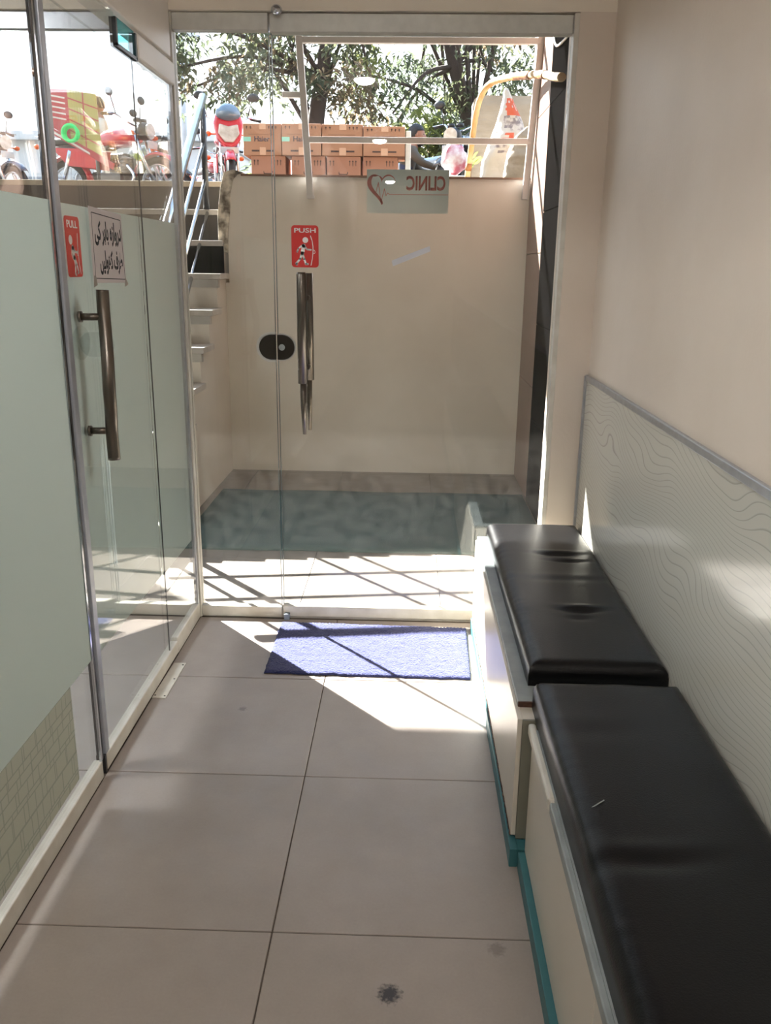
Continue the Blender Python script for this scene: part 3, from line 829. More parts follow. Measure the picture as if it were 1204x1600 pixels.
# teal carpet in the court
ct = MB()
nx_, ny_ = 24, 14
for z in (0.0305, 0.040):
    for j in range(ny_ + 1):
        for i in range(nx_ + 1):
            x = -1.17 + 1.90 * i / nx_; y = 4.03 + 1.16 * j / ny_
            ct.v.append((x, y + 0.004 * sin(x * 9), z + (0.003 * noise.noise(Vector((x * 4, y * 4, 0))) if z > 0.035 else 0)))
K = (nx_ + 1) * (ny_ + 1)
for j in range(ny_):
    for i in range(nx_):
        a = j * (nx_ + 1) + i
        ct.face((a, a + nx_ + 1, a + nx_ + 2, a + 1)); ct.face((K + a, K + a + 1, K + a + nx_ + 2, K + a + nx_ + 1), True)
rim = [i for i in range(nx_ + 1)] + [(j + 1) * (nx_ + 1) - 1 for j in range(1, ny_ + 1)] + [ny_ * (nx_ + 1) + i for i in reversed(range(nx_))] + [j * (nx_ + 1) for j in reversed(range(1, ny_))]
for a, b in zip(rim, rim[1:] + rim[:1]): ct.face((a, b, K + b, K + a))
tag(ct.build('outdoor_carpet', M['mat_teal']), 'dull teal carpet lying on the shaded court floor outside the glass door', 'carpet')

# ================================================================== BENCHES
def cushion(name, x0, x1, y0, y1, zb, zt, parent, dents, r=0.03):
    mb = MB()
    def lines(a, b, n, r):
        e = [0, 0.08, 0.2, 0.4, 0.65, 1.0]
        L_ = [a + r * t for t in e] + [a + r + (b - a - 2 * r) * i / n for i in range(1, n)] + [b - r * t for t in reversed(e)]
        return L_
    xs = lines(x0, x1, 22, r); ys = lines(y0, y1, int((y1 - y0) / 0.011), r)
    W = len(xs)
    for y in ys:
        for x in xs:
            d = min(x - x0, x1 - x, y - y0, y1 - y)
            z = zt - r + sqrt(max(0, r * r - (r - min(d, r)) ** 2)) if d < r else zt
            u = (x - x0) / (x1 - x0); v = (y - y0) / (y1 - y0)
            z += 0.006 * (sin(pi * u) ** 0.6) * (sin(pi * v) ** 0.4 if 0 < v < 1 else 0) * (1 if d >= r else d / r)
            for (cx, cy_, sx, sy, dp) in dents:
                yy = cy_ + 0.10 * (x - cx) ** 2 / sx
                z -= dp * math.exp(-((x - cx) / sx) ** 2 - ((y - yy) / sy) ** 2) - dp * 0.6 * math.exp(-((x - cx) / sx) ** 2 - ((y - yy - 1.9 * sy) / sy) ** 2)
            if d < r: z += 0.0012 * noise.noise(Vector((x * 20, y * 55, 3)))
            z += 0.0012 * noise.noise(Vector((x * 5, y * 6, 1)))
            mb.v.append((x, y, z))
    H_ = len(ys)
    for j in range(H_ - 1):
        for i in range(W - 1):
            a = j * W + i
            mb.face((a, a + 1, a + W + 1, a + W), True)
    rim = [i for i in range(W)] + [(j + 1) * W - 1 for j in range(1, H_)] + [(H_ - 1) * W + i for i in reversed(range(W - 1))] + [j * W for j in reversed(range(1, H_ - 1))]
    base = len(mb.v)
    for a in rim: mb.v.append((mb.v[a][0], mb.v[a][1], zb))
    n = len(rim)
    for k in range(n):
        k2 = (k + 1) % n
        mb.face((rim[k2], rim[k], base + k, base + k2), True)
    mb.face([base + k for k in range(n)])
    return mb.build(name, M['leather'], parent)

bA = empty('bench', (0, 0, 0), 0, 'far low storage bench with black padded seat by the glass front', 'bench', 'waiting benches along the right wall')
B(0.288, RX - 0.008, 1.812, 3.18, 0.052, 0.382).build('cabinet_body', M['cab'], bA, bevel=0.002)
B(0.2885, RX - 0.01, 1.806, 1.813, 0.052, 0.382).build('end_panel', M['cab_end'], bA)
B(0.276, 0.288, 1.808, 3.185, 0.06, 0.384).build('front_panel', M['cab'], bA, bevel=0.0015, label='glossy off white front panel')
chip = MB()
for k in range(60):
    y = 1.815 + k * 0.0225
    chip.box(0.2745, 0.277, y, y + random.uniform(0.010, 0.021), 0.054, 0.061 + random.uniform(0, 0.004))
chip.build('chipped_edge', M['wood_edge'], bA)
B(0.270, 0.290, 1.765, 3.185, 0.0, 0.052).build('kick_base', M['teal'], bA, bevel=0.002, label='teal painted plinth')
B(0.29, RX - 0.012, 1.766, 1.806, 0.0, 0.05).build('kick_base', M['teal'], bA)
B(0.283, RX - 0.008, 1.872, 3.19, 0.383, 0.398).build('top_board', M['board'], bA, bevel=0.002)
B(0.284, 0.335, 1.868, 1.8725, 0.383, 0.397).build('board_edge', M['wood_edge'], bA)
cushion('seat_cushion', 0.318, RX - 0.009, 1.952, 3.192, 0.398, 0.458, bA,
        [(0.535, 2.80, 0.07, 0.013, 0.009), (0.55, 2.73, 0.06, 0.010, 0.006), (0.52, 2.30, 0.055, 0.014, 0.010), (0.50, 2.24, 0.03, 0.012, 0.004), (0.50, 2.55, 0.15, 0.02, 0.002)])

bB = empty('bench', (0, 0, 0), 0, 'near low storage bench with black padded seat, closest to the viewer', 'bench', 'waiting benches along the right wall')
B(0.316, RX - 0.008, -0.6, 1.764, 0.048, 0.372).build('cabinet_body', M['cab'], bB, bevel=0.002)
B(0.306, 0.316, -0.6, 1.05, 0.05, 0.374).build('front_panel', M['cab'], bB, bevel=0.0015)
B(0.306, 0.316, 1.054, 1.764, 0.05, 0.374).build('front_panel', M['cab'], bB, bevel=0.0015)
B(0.290, 0.318, -0.6, 1.762, 0.0, 0.048).build('kick_base', M['teal'], bB, bevel=0.002, label='teal painted plinth')
lip = MB().box(0.300, 0.318, 1.50, 1.80, 0.350, 0.380)
lip.build('lip_strip', M['white_alu'], bB, bevel=0.006, bseg=3)
B(0.303, 0.318, -0.6, 1.492, 0.352, 0.378).build('lip_strip', M['board'], bB, bevel=0.003)
B(0.314, RX - 0.01, -0.6, 1.764, 0.374, 0.382).build('top_board', M['board'], bB)
cB = cushion('seat_cushion', 0.318, RX - 0.009, -0.6, 1.868, 0.382, 0.462, bB,
        [(0.42, 1.205, 0.10, 0.02, 0.004), (0.40, 1.62, 0.1, 0.03, 0.0015), (0.5, 0.8, 0.1, 0.05, 0.003)], r=0.032)
th = spline([(0.331, 1.335, 0.452), (0.345, 1.352, 0.4605), (0.362, 1.362, 0.4655), (0.380, 1.376, 0.467)])
MB().tube(th, 0.0011, 6).build('loose_thread', M['board'], cB)

# ================================================================== DOOR MAT
mm = MB()
c00, c10, c11, c01 = Vector((-0.502, 2.752)), Vector((0.243, 2.742)), Vector((0.254, 3.185)), Vector((-0.505, 3.205))
nx_, ny_ = 110, 64
for lay in (0, 1):
    for j in range(ny_ + 1):
        for i in range(nx_ + 1):
            u, v = i / nx_, j / ny_
            p = (c00 * (1 - u) + c10 * u) * (1 - v) + (c01 * (1 - u) + c11 * u) * v
            e = min(u, 1 - u, v * 0.6, (1 - v) * 0.6)
            if u in (0, 1): p.x += 0.004 * noise.noise(Vector((p.y * 40, 0, 1)))
            if v in (0, 1): p.y += 0.006 * noise.noise(Vector((p.x * 18, 0, 2))) + 0.003 * noise.noise(Vector((p.x * 70, 0, 2)))
            lift = 0.004 * max(0, noise.noise(Vector((p.x * 5, p.y * 5, 8))))
            z = 0.0012 + lift
            if lay:
                row = 0.0014 * sin(p.x * 2 * pi / 0.0135 + 1.4 * noise.noise(Vector((p.y * 40, p.x * 9, 0))))
                z = 0.0098 + lift + row + 0.0022 * noise.noise(Vector((p.x * 130, p.y * 130, 0))) + 0.0018 * noise.noise(Vector((p.x * 40, p.y * 40, 0)))
                z -= 0.005 * max(0, 1 - e / 0.012)
            mm.v.append((p.x, p.y, z))
K = (nx_ + 1) * (ny_ + 1)
for j in range(ny_):
    for i in range(nx_):
        a = j * (nx_ + 1) + i
        mm.face((a, a + nx_ + 1, a + nx_ + 2, a + 1), True); mm.face((K + a, K + a + 1, K + a + nx_ + 2, K + a + nx_ + 1), True)
rim = [i for i in range(nx_ + 1)] + [(j + 1) * (nx_ + 1) - 1 for j in range(1, ny_ + 1)] + [ny_ * (nx_ + 1) + i for i in reversed(range(nx_))] + [j * (nx_ + 1) for j in reversed(range(1, ny_))]
for a, b in zip(rim, rim[1:] + rim[:1]): mm.face((a, b, K + b, K + a), True)
tag(mm.build('door_mat', M['mat_blue']), 'blue violet woven doormat on the tiles before the glass door', 'doormat')

# floor spring cover plate
fp = empty('floor_hinge_plate', (0, 0, 0), 0, 'small dented aluminium cover plate screwed to the floor at the partition door', 'plate')
MB().prism([(-0.850, 2.556), (-0.803, 2.552), (-0.801, 2.818), (-0.845, 2.816)], lambda u, v, t: (u, v, t), 0.0004, 0.004).build('plate', M['white_alu'], fp, bevel=0.001)
for x, y in ((-0.843, 2.57), (-0.81, 2.567), (-0.81, 2.69), (-0.808, 2.80)):
    MB().disc((x, y, 0.0042), 0.0035, 'Z', 0.0012, 10).build('screw', M['lock'], fp)

# ================================================================== SIGNS ON THE GLASS
# PUSH
fnP = frame((-0.445, GY - 0.0052, 1.411), (1, 0, 0), (0, 0, 1))
ps = empty('push_sign', (0, 0, 0), 0, 'bright red PUSH sticker with white walking figure on the glass door', 'sign')
MB().prism(round_rect(0.101, 0.149, 0.012), fnP, 0.0002, 0.0010).build('plate', M['red'], ps)
text_mesh('lettering', 'PUSH', M['print_white'], fnP, 0.011, 0.123, 0.080, 0.0165, t=0.0010, bold=0.02, parent=ps)
fig = MB()
fig.prism(arc_pts(0.052, 0.097, 0.0105, 0, 345, 23), fnP, 0.0010, 0.0014)
strokes(fig, [dict(p=[(0.046, 0.077), (0.040, 0.050)], w=0.014), [(0.046, 0.080), (0.058, 0.064), (0.072, 0.063)], [(0.041, 0.079), (0.026, 0.067), (0.021, 0.055)],
              dict(p=[(0.040, 0.050), (0.047, 0.030), (0.053, 0.012), (0.060, 0.012)], w=0.0075), dict(p=[(0.038, 0.050), (0.032, 0.030), (0.017, 0.014), (0.019, 0.010)], w=0.0075)], 0.006, fnP, 0.0010, 0.0014)
fig.build('pictogram', M['print_white'], ps)
dr = MB(); strokes(dr, [[(0.071, 0.112), (0.077, 0.095), (0.080, 0.075), (0.080, 0.055), (0.077, 0.030), (0.072, 0.008)]], 0.003, fnP, 0.0010, 0.0014)
strokes(dr, [[(0.081, 0.062), (0.086, 0.061), (0.088, 0.055), (0.086, 0.050), (0.081, 0.049)]], 0.0018, fnP, 0.0010, 0.0014)
dr.build('door_outline', M['print_white'], ps)
# PULL
fnQ = frame((PX + 0.0002, 2.168, 1.383), (0, 1, 0), (0, 0, 1))
pu = empty('pull_sign', (0, 0, 0), 0, 'orange red PULL sticker with white figure on the frosted partition door', 'sign')
MB().prism(round_rect(0.096, 0.147, 0.011), fnQ, 0.0002, 0.0010).build('plate', M['red_pull'], pu)
text_mesh('lettering', 'PULL', M['print_white'], fnQ, 0.014, 0.119, 0.068, 0.018, t=0.0010, bold=0.02, parent=pu)
fig = MB()
fig.prism(arc_pts(0.030, 0.090, 0.0115, 0, 345, 23), fnQ, 0.0010, 0.0014)
strokes(fig, [dict(p=[(0.040, 0.072), (0.046, 0.048)], w=0.013), [(0.042, 0.074), (0.052, 0.062), (0.070, 0.060)], [(0.036, 0.072), (0.031, 0.055), (0.040, 0.044)],
              dict(p=[(0.046, 0.048), (0.050, 0.028), (0.046, 0.008), (0.050, 0.006)], w=0.0075), dict(p=[(0.048, 0.048), (0.060, 0.030), (0.068, 0.012), (0.064, 0.010)], w=0.0075)], 0.006, fnQ, 0.0010, 0.0014)
fig.build('pictogram', M['print_white'], pu)
dr = MB(); strokes(dr, [[(0.078, 0.106), (0.075, 0.085), (0.074, 0.060), (0.076, 0.035), (0.083, 0.008)]], 0.0028, fnQ, 0.0010, 0.0014)
strokes(dr, [[(0.074, 0.066), (0.069, 0.062), (0.069, 0.054), (0.074, 0.052)]], 0.0018, fnQ, 0.0010, 0.0014)
dr.build('door_outline', M['print_white'], pu)
# notice with two lines of Urdu
fnN = frame((PX + 0.0002, 2.338, 1.366), (0, 1, 0), (0, 0, 1))
nt = empty('paper_notice', (0, 0, 0), 0, 'white paper notice with two bold black Urdu lines taped to partition door', 'notice')
MB().prism([(0.0, 0.0), (0.270, -0.004), (0.262, 0.188), (0.002, 0.197)], fnN, 0.0002, 0.0006).build('sheet', M['paper'], nt)
bo = MB(); strokes(bo, [[(0.018, 0.012), (0.262, 0.006), (0.252, 0.172), (0.020, 0.182), (0.018, 0.012)]], 0.0022, fnN, 0.0006, 0.0009, joints=False)
bo.build('border', M['ink'], nt)
# visual order, left to right, of the joined letter shapes
L1 = '\uFBFD\uFB90 \uFEAE\uFBA8\uFE8E\uFE91 \uFBA6\uFEAF\uFE8D\uFEED\uFEAD\uFEA9'
L2 = '\uFB9F\uFBFF\uFEDF\uFEEE\uFBAC\uFB90 \uFED1\uFEAE\uFEC3'
text_mesh('lettering', L1, M['ink'], fnN, 0.034, 0.097, 0.214, 0.066, t=0.0006, bold=0.03, parent=nt)
text_mesh('lettering', L2, M['ink'], fnN, 0.060, 0.020, 0.188, 0.066, t=0.0006, bold=0.03, parent=nt)
tpz = MB().prism([(-0.004, -0.012), (0.026, -0.006), (0.020, 0.016), (0.006, 0.020)], fnN, 0.0009, 0.0012)
tpz.build('tape', M['tape'], nt)
MB().prism([(0.255, -0.016), (0.288, -0.008), (0.262, 0.012)], fnN, 0.0009, 0.0012).build('tape', M['tape'], nt)
# CLINIC film on the outer face, seen from behind
cw, ch_ = 0.298, 0.150
fnC = frame((0.131, GY + 0.0053, 1.606), (-1, 0, 0), (0, 0, 1))
cs = empty('clinic_sign', (0, 0, 0), 0, 'grey CLINIC film with salmon heart seen reversed on the glass door', 'sign')
MB().prism([(0, 0), (cw, 0), (cw, ch_), (0, ch_)], fnC, 0.0006, 0.0012).build('film', M['clinic'], cs)
text_mesh('lettering', 'CLINIC', M['salmon'], fnC, 0.012, 0.079, 0.142, 0.050, t=0.0002, bold=0.03, parent=cs)
hb_ = MB()
outer = arc_pts(0.255, 0.098, 0.036, -10, 150, 14)
# heavy side of the heart (toward -X) and the light side
def heart(t, s):
    return (0.245 + s * 0.052 * sin(t) ** 3 * 1.0, 0.090 + 0.0036 * (13 * cos(t) - 5 * cos(2 * t) - 2 * cos(3 * t) - cos(4 * t)))
hp = [heart(pi * k / 26, 1) for k in range(27)]
ol = []
il = []
for k, (a, b) in enumerate(hp):
    w_ = 0.002 + 0.015 * sin(pi * min(1, k / 26)) ** 0.7
    ol.append((a, b)); il.append((a - w_ * (0.9 if k > 3 else 0.3), b - w_ * (0.35 if k < 10 else -0.15)))
for k in range(26):
    hb_.prism([ol[k], il[k], il[k + 1], ol[k + 1]], fnC, 0.0002, 0.0006)
left = [heart(pi * k / 26, -1) for k in range(0, 14)]
for k in range(len(left) - 1):
    w0 = 0.010 * (1 - k / 14) + 0.0008; w1 = 0.010 * (1 - (k + 1) / 14) + 0.0008
    hb_.prism([left[k], left[k + 1], (left[k + 1][0] + 0.2 * w1, left[k + 1][1] - w1), (left[k][0] + 0.2 * w0, left[k][1] - w0)], fnC, 0.0002, 0.0006)
hb_.build('heart', M['salmon'], cs)
ec = MB(); strokes(ec, [[(0.274, 0.066), (0.266, 0.066), (0.256, 0.106), (0.246, 0.038), (0.234, 0.084), (0.228, 0.060), (0.222, 0.070), (0.216, 0.065), (0.002, 0.065)]], 0.0022, fnC, 0.0002, 0.0006)
ec.build('pulse_line', M['salmon'], cs)
# strip of tape
fnT = frame((0.0, GY - 0.0052, 1.457), (cos(radians(22)), 0, sin(radians(22))), (-sin(radians(22)), 0, cos(radians(22))))
tg = MB().prism([(-0.077, -0.010), (0.072, -0.011), (0.076, 0.008), (-0.074, 0.011)], fnT, 0.0002, 0.0006).build('tape_strip', M['tape_white'])
tag(tg, 'slanted strip of whitish tape stuck on the glass door', 'tape')

# ================================================================== DOWNLIGHTS (behind and above the viewer, mirrored in the glass)
for i, y in enumerate((0.45, -2.34, -6.51)):
    dl = empty('ceiling_downlight', (-0.33, y, CZ), 0, ['round recessed ceiling downlight nearest the glass front', 'round recessed ceiling downlight mid hallway behind the viewer', 'round recessed ceiling downlight at the far back of the hallway'][i], 'light', 'hallway downlights')
    MB().torus((0, 0, -0.004), 0.078, 0.012, 'Z', 28, 8, 0.5).build('rim', M['white_paint'], dl)
    MB().ball((0, 0, -0.004), (0.070, 0.070, 0.034), 24, 12).build('diffuser', M['lamp_glow'], dl)

nl = empty('added_fill_panel', (-2.3, 1.75, CZ), 0, 'added square fill light panel in the room behind the frosted partition', 'light')  # lamp added to brighten the frosted film from behind
MB().box(-0.32, 0.32, -0.32, 0.32, -0.03, -0.001).build('frame', M['white_paint'], nl, bevel=0.004)
MB().box(-0.29, 0.29, -0.29, 0.29, -0.034, -0.0305).build('diffuser', M['fill_panel_glow'], nl)

# ================================================================== OUTSIDE: WHITE RAIL FRAME, PIPE, WIRES
rf = empty('white_rail_frame', (0, 0, 0), 0, 'white painted leaning steel guard frame bolted to the top of the court wall', 'railing')
def post(x0, x1, name):
    pts = lambda yo: None
    mb = MB()
    y0, z0, y1, z1 = RY - 0.035, 1.835, RY - 0.30, 2.95
    hw = 0.02
    mb.v += [(x0 - hw, y0 - 0.018, z0), (x0 + hw, y0 - 0.018, z0), (x0 + hw, y0 + 0.018, z0), (x0 - hw, y0 + 0.018, z0),
             (x1 - hw, y1 - 0.018, z1), (x1 + hw, y1 - 0.018, z1), (x1 + hw, y1 + 0.018, z1), (x1 - hw, y1 + 0.018, z1)]
    for q in ((0, 3, 2, 1), (4, 5, 6, 7), (0, 1, 5, 4), (1, 2, 6, 5), (2, 3, 7, 6), (3, 0, 4, 7)): mb.face(q)
    return mb.build(name, M['white_paint'], rf, bevel=0.003)
p1 = post(-0.652, -0.695, 'post'); post(0.712, 0.738, 'post')
MB().box(-0.675, -0.628, RY - 0.055, RY - 0.004, 1.828, 1.85).build('foot_clamp', M['white_paint'], p1, bevel=0.004)
ry = lambda z: RY - 0.035 - (z - 1.835) * 0.2377
for zc, xa, xb, name in ((2.69, -0.665, 0.735, 'rail'), (2.165, -0.65, 0.718, 'rail')):
    B(xa, xb, ry(zc) - 0.018, ry(zc) + 0.018, zc - 0.017, zc + 0.017).build(name, M['white_paint'], rf, bevel=0.003)
B(-0.80, -0.685, ry(2.405) - 0.018, ry(2.405) + 0.018, 2.39, 2.424).build('rail_stub', M['white_paint'], rf, bevel=0.003)

pp = spline([(0.706, 4.50, 2.30), (0.704, 4.75, 2.35), (0.695, 5.05, 2.42), (0.66, 5.45, 2.495), (0.58, 5.85, 2.56), (0.50, 6.1, 2.575), (0.45, 6.22, 2.53), (0.42, 6.28, 2.42), (0.40, 6.34, 2.22), (0.385, 6.38, 2.05), (0.38, 6.40, 1.968)], 7)
rs = [0.020 * (1 + 0.12 * noise.noise(Vector((i * 0.7, 0, 0))) + 0.05 * (i % 2)) for i in range(len(pp))]
pip = empty('insulated_pipe', (0, 0, 0), 0, 'tape wrapped cream pipe bending from the black tiled wall down past the mattress', 'pipe')
MB().tube(pp, rs, 12).build('insulation', M['pipe'], pip)
for a, b in ((13, 17), (20, 27), (60, 63)):
    MB().tube(pp[a:b], [r * 1.12 for r in rs[a:b]], 12).build('tape_wrap', M['pipe_tape'], pip)
wi = MB().tube(spline([(0.736, 5.07, 2.64), (0.732, 4.98, 2.56), (0.73, 4.85, 2.515), (0.735, 4.62, 2.50), (0.739, 4.5, 2.50)]), 0.006, 8).build('white_cable', M['white_paint'])
tag(wi, 'thin white cable sagging across the black tiled wall', 'cable')
for k, (za, zb, sag) in enumerate(((6.55, 6.62, 0.5), (6.75, 6.7, 0.35))):
    pts = [(-12 + 24 * t / 20, 20, za + (zb - za) * t / 20 - sag * (1 - ((t - 11) / 11) ** 2)) for t in range(21)]
    o = MB().tube(pts, 0.02, 6).build('overhead_wire', M['black'])
    tag(o, ['lower thin black wire strung overhead before the trees', 'upper thin black wire strung overhead before the trees'][k], 'wire', 'overhead wires')

# ================================================================== CARTONS
def carton(x0, x1, y, d, z0, z1, m, upper, label, group, logo=None, small_text=False):
    t = empty('cardboard_box', ((x0 + x1) / 2, y, z0), 0, label, 'box', group)
    w, h = x1 - x0, z1 - z0
    B(-w / 2, w / 2, 0, d, 0, h).build('carton', m, t, bevel=0.006)
    fn = frame((-w / 2, -0.0005, 0), (1, 0, 0), (0, 0, 1))
    pr = MB()
    if upper:
        B(w * -0.07, w * 0.10, -0.002, 0.0, h * 0.82, h + 0.001).build('packing_tape', M['pack_tape'], t)
        B(w * -0.07, w * 0.09, -0.002, 0.0, h * 0.02, h * 0.26).build('packing_tape', M['pack_tape'], t)
        B(-w * 0.5, -w * 0.30, -0.0025, 0.0, h * 0.44, h * 0.58).build('mint_sticker', M['mint'], t)
        for a, b in ((0.22, 0.42), (0.60, 0.80)):
            pr.prism([(w * a, h * 0.12), (w * b, h * 0.12), (w * b, h * 0.175), (w * a, h * 0.175)], fn, 0.0005, 0.0015)
        pr.prism([(w * 0.15, h * 0.66), (w * 0.82, h * 0.66), (w * 0.82, h * 0.668), (w * 0.15, h * 0.668)], fn, 0.0005, 0.0015)
        if logo:
            text_mesh('lettering', logo, M['logo_ink'], fn, w * 0.295, h * 0.44, w * 0.40, h * 0.165, thick=0.001, t=0.0006, bold=0.012, parent=t)
        zt, zb = 0.92, 0.83
    else:
        strokes(pr, [[(w * 0.36, h * 0.70), (w * 0.37, h * 0.66), (w * 0.60, h * 0.66), (w * 0.62, h * 0.70)]], 0.008, fn, 0.0005, 0.0015)
        pr.prism([(w * 0.12, h * 0.42), (w * 0.85, h * 0.42), (w * 0.85, h * 0.43), (w * 0.12, h * 0.43)], fn, 0.0005, 0.0015)
        zt, zb = 0.92, 0.82
    # handling marks: up arrows and glass symbols in little frames
    for a in (0.10, 0.20, 0.68, 0.77, 0.86):
        strokes(pr, [[(w * a, h * zb), (w * a, h * zt)]], 0.006, fn, 0.0005, 0.0015, joints=False)
        pr.prism([(w * a - 0.010, h * zt - 0.012), (w * a + 0.010, h * zt - 0.012), (w * a, h * zt + 0.004)], fn, 0.0005, 0.0015)
    pr.build('printed_marks', M['card_print'], t, kind='stuff')
    return t
BY = 9.0
k9 = BY / 5.75
ux = [-1.078, -0.831, -0.580, -0.318, -0.052]
zz0, zz1 = 1.42 + 0.663 * k9, 1.42 + 0.849 * k9
ordw = ['leftmost', 'second from left', 'third from left', 'rightmost']
for i in range(4):
    carton(ux[i] * k9 + 0.004, ux[i + 1] * k9 - 0.004, BY - 0.02 * (i % 2), 0.42, zz0, zz1 - 0.02 * (i == 3), M['cardboard'], True,
           '%s brown appliance carton in the top row on the street' % ordw[i], 'upper row of brown cartons', logo='Haier')
lx = [(-1.030, -0.811), (-0.772, -0.557), (-0.548, -0.333), (-0.317, -0.098)]
for i, (a, b) in enumerate(lx):
    carton(a * k9, b * k9, BY + 0.01, 0.40, ST, zz0 - 0.001, M['card_dark'], False,
           '%s orange brown carton in the bottom row under the top cartons' % ordw[i], 'lower row of brown cartons')
fo = B(-0.05 * k9, -0.03 * k9 + 0.02, BY + 0.03, BY + 0.45, ST, zz1 - 0.05).build('foam_slab', M['foam'], bevel=0.006)
tag(fo, 'upright white foam slab at the right end of the cartons', 'foam slab')

# ================================================================== MATTRESS AND SACKS
mt = empty('mattress', (1.02, 7.95, ST), 0, 'beige quilted mattress standing on its side at the street edge', 'mattress')
mw, mh, md_ = 1.02, 0.88, 0.17
mb = MB()
nx_, nz_ = 36, 30
def mshape(u, v):
    r = 0.07
    x = -mw / 2 + mw * u; z = mh * v
    cx = min(max(x, -mw / 2 + r), mw / 2 - r); cz = min(max(z, r), mh - r)
    dx, dz = x - cx, z - cz
    m_ = max(abs(dx), abs(dz)); l_ = sqrt(dx * dx + dz * dz)
    if l_ > 1e-6: x, z = cx + dx * m_ / l_, cz + dz * m_ / l_
    return x, z
for lay in (0, 1):
    for j in range(nz_ + 1):
        for i in range(nx_ + 1):
            u, v = i / nx_, j / nz_
            x, z = mshape(u, v)
            e = min(u, 1 - u, v, 1 - v)
            q = 0.018 * min(1, e * 12) + 0.012 * noise.noise(Vector((x * 7, z * 14, 0)))
            y = (0 - q) if lay == 0 else md_ + q
            mb.v.append((x, y + 0.12 * (z / mh), z))
K = (nx_ + 1) * (nz_ + 1)
for j in range(nz_):
    for i in range(nx_):
        a = j * (nx_ + 1) + i
        mb.face((a, a + 1, a + nx_ + 2, a + nx_ + 1), True); mb.face((K + a, K + a + nx_ + 1, K + a + nx_ + 2, K + a + 1), True)
mb.build('quilted_face', M['mattress'], mt)
sd = MB()
rim = [i for i in range(nx_ + 1)] + [(j + 1) * (nx_ + 1) - 1 for j in range(1, nz_ + 1)] + [nz_ * (nx_ + 1) + i for i in reversed(range(nx_))] + [j * (nx_ + 1) for j in reversed(range(1, nz_))]
n = len(rim)
for a in rim: sd.v.append(mb.v[a])
for a in rim: sd.v.append(mb.v[K + a])
for k in range(n): sd.face((k, (k + 1) % n, n + (k + 1) % n, n + k), True)
sd.build('border_band', M['foam'], mt)
B(-mw / 2 - 0.02, -mw / 2 + 0.002, 0.015, 0.19, 0.0, 0.42).build('torn_flap', M['mattress_side'], mt, bevel=0.004)

def sack(name, loc, w, d, h, side, m, label, patches):
    """side: (height share, left edge, right edge) rows in shares of the width, a limp bag standing on its base"""
    t = empty(name, loc, 0, label, 'sack', 'sacks against the mattress')
    mb = MB(); seg, rings = 44, 44
    def edges(v):
        for (a, l0, r0), (b, l1, r1) in zip(side, side[1:]):
            if a <= v <= b:
                k = (v - a) / (b - a); return l0 + (l1 - l0) * k, r0 + (r1 - r0) * k
        return side[-1][1:]
    U = []
    for j in range(rings + 1):
        v = j / rings
        xl, xr = edges(v)
        cx, hw = (xl + xr) / 2 * w, (xr - xl) / 2 * w
        dd = d / 2 * min(1, 0.75 + v) * (1 - 0.85 * max(0, (v - 0.55) / 0.45) ** 1.1)
        for i in range(seg):
            a = 2 * pi * i / seg
            c_, s_ = cos(a), sin(a)
            x = cx + hw * (abs(c_) ** 0.7) * (1 if c_ > 0 else -1)
            y = dd * (abs(s_) ** 0.75) * (1 if s_ > 0 else -1)
            n1 = 0.018 * noise.noise(Vector((x * 8, y * 8, v * 5 + loc[0] * 7))) + 0.008 * noise.noise(Vector((x * 30, y * 8, v * 22)))
            mb.v.append((x + n1 * 0.5, y + n1 * 1.6, h * v)); U.append((c_ * 0.5 + 0.5, v))
    for j in range(rings):
        for i in range(seg):
            i2 = (i + 1) % seg
            mb.face((j * seg + i, j * seg + i2, (j + 1) * seg + i2, (j + 1) * seg + i), True)
    mb.face(list(reversed(range(seg)))); mb.face([rings * seg + i for i in range(seg)])
    for fi, f in enumerate(mb.f[:-2]):
        u = sum(U[q][0] for q in f) / 4; v = sum(U[q][1] for q in f) / 4; y = sum(mb.v[q][1] for q in f) / 4
        for (v0, v1, u0, u1, slot, ragged) in patches:
            if y < 0 and v0 < v < v1 and u0 < u < u1 and noise.noise(Vector((u * 9, v * 26, slot * 3.1))) > ragged: mb.mi[fi] = slot
    mb.build('woven_bag', [m, M['sack_red'], M['sack_grey']], t)
    return t
PEAK = [(0, -0.5, 0.5), (0.35, -0.42, 0.56), (0.6, -0.22, 0.55), (0.72, -0.12, 0.44), (0.9, -0.02, 0.22), (1.0, 0.02, 0.10)]
SLUMP = [(0, -0.5, 0.5), (0.15, -0.56, 0.55), (0.6, -0.5, 0.52), (0.85, -0.36, 0.42), (1.0, -0.12, 0.22)]
sack('cement_sack', (0.72, 7.55, ST), 0.36, 0.22, 0.84, PEAK, M['sack'], 'tall white printed sack with a peaked top standing before the mattress',
     [(0.76, 0.90, 0.35, 1.0, 1, -0.25), (0.62, 0.75, 0.30, 0.9, 2, -0.2), (0.53, 0.60, 0.35, 0.95, 1, 0.0), (0.40, 0.50, 0.25, 0.9, 2, -0.1)])
sack('cement_sack', (1.12, 7.72, ST), 0.34, 0.20, 0.70, [(0, -0.5, 0.5), (0.7, -0.46, 0.5), (0.85, -0.36, 0.46), (1.0, -0.05, 0.42)], M['sack'], 'shorter printed sack with red and grey marks half hidden beside the tall white sack',
     [(0.70, 0.9, 0.1, 0.9, 1, -0.15), (0.5, 0.66, 0.1, 0.9, 2, -0.1), (0.36, 0.46, 0.1, 0.9, 1, 0.05)])
sack('beige_sack', (0.92, 7.16, ST), 0.38, 0.24, 0.50, SLUMP, M['sack_beige'], 'slumped plain beige sack lowest in front of the white sacks', [])
wd = MB()
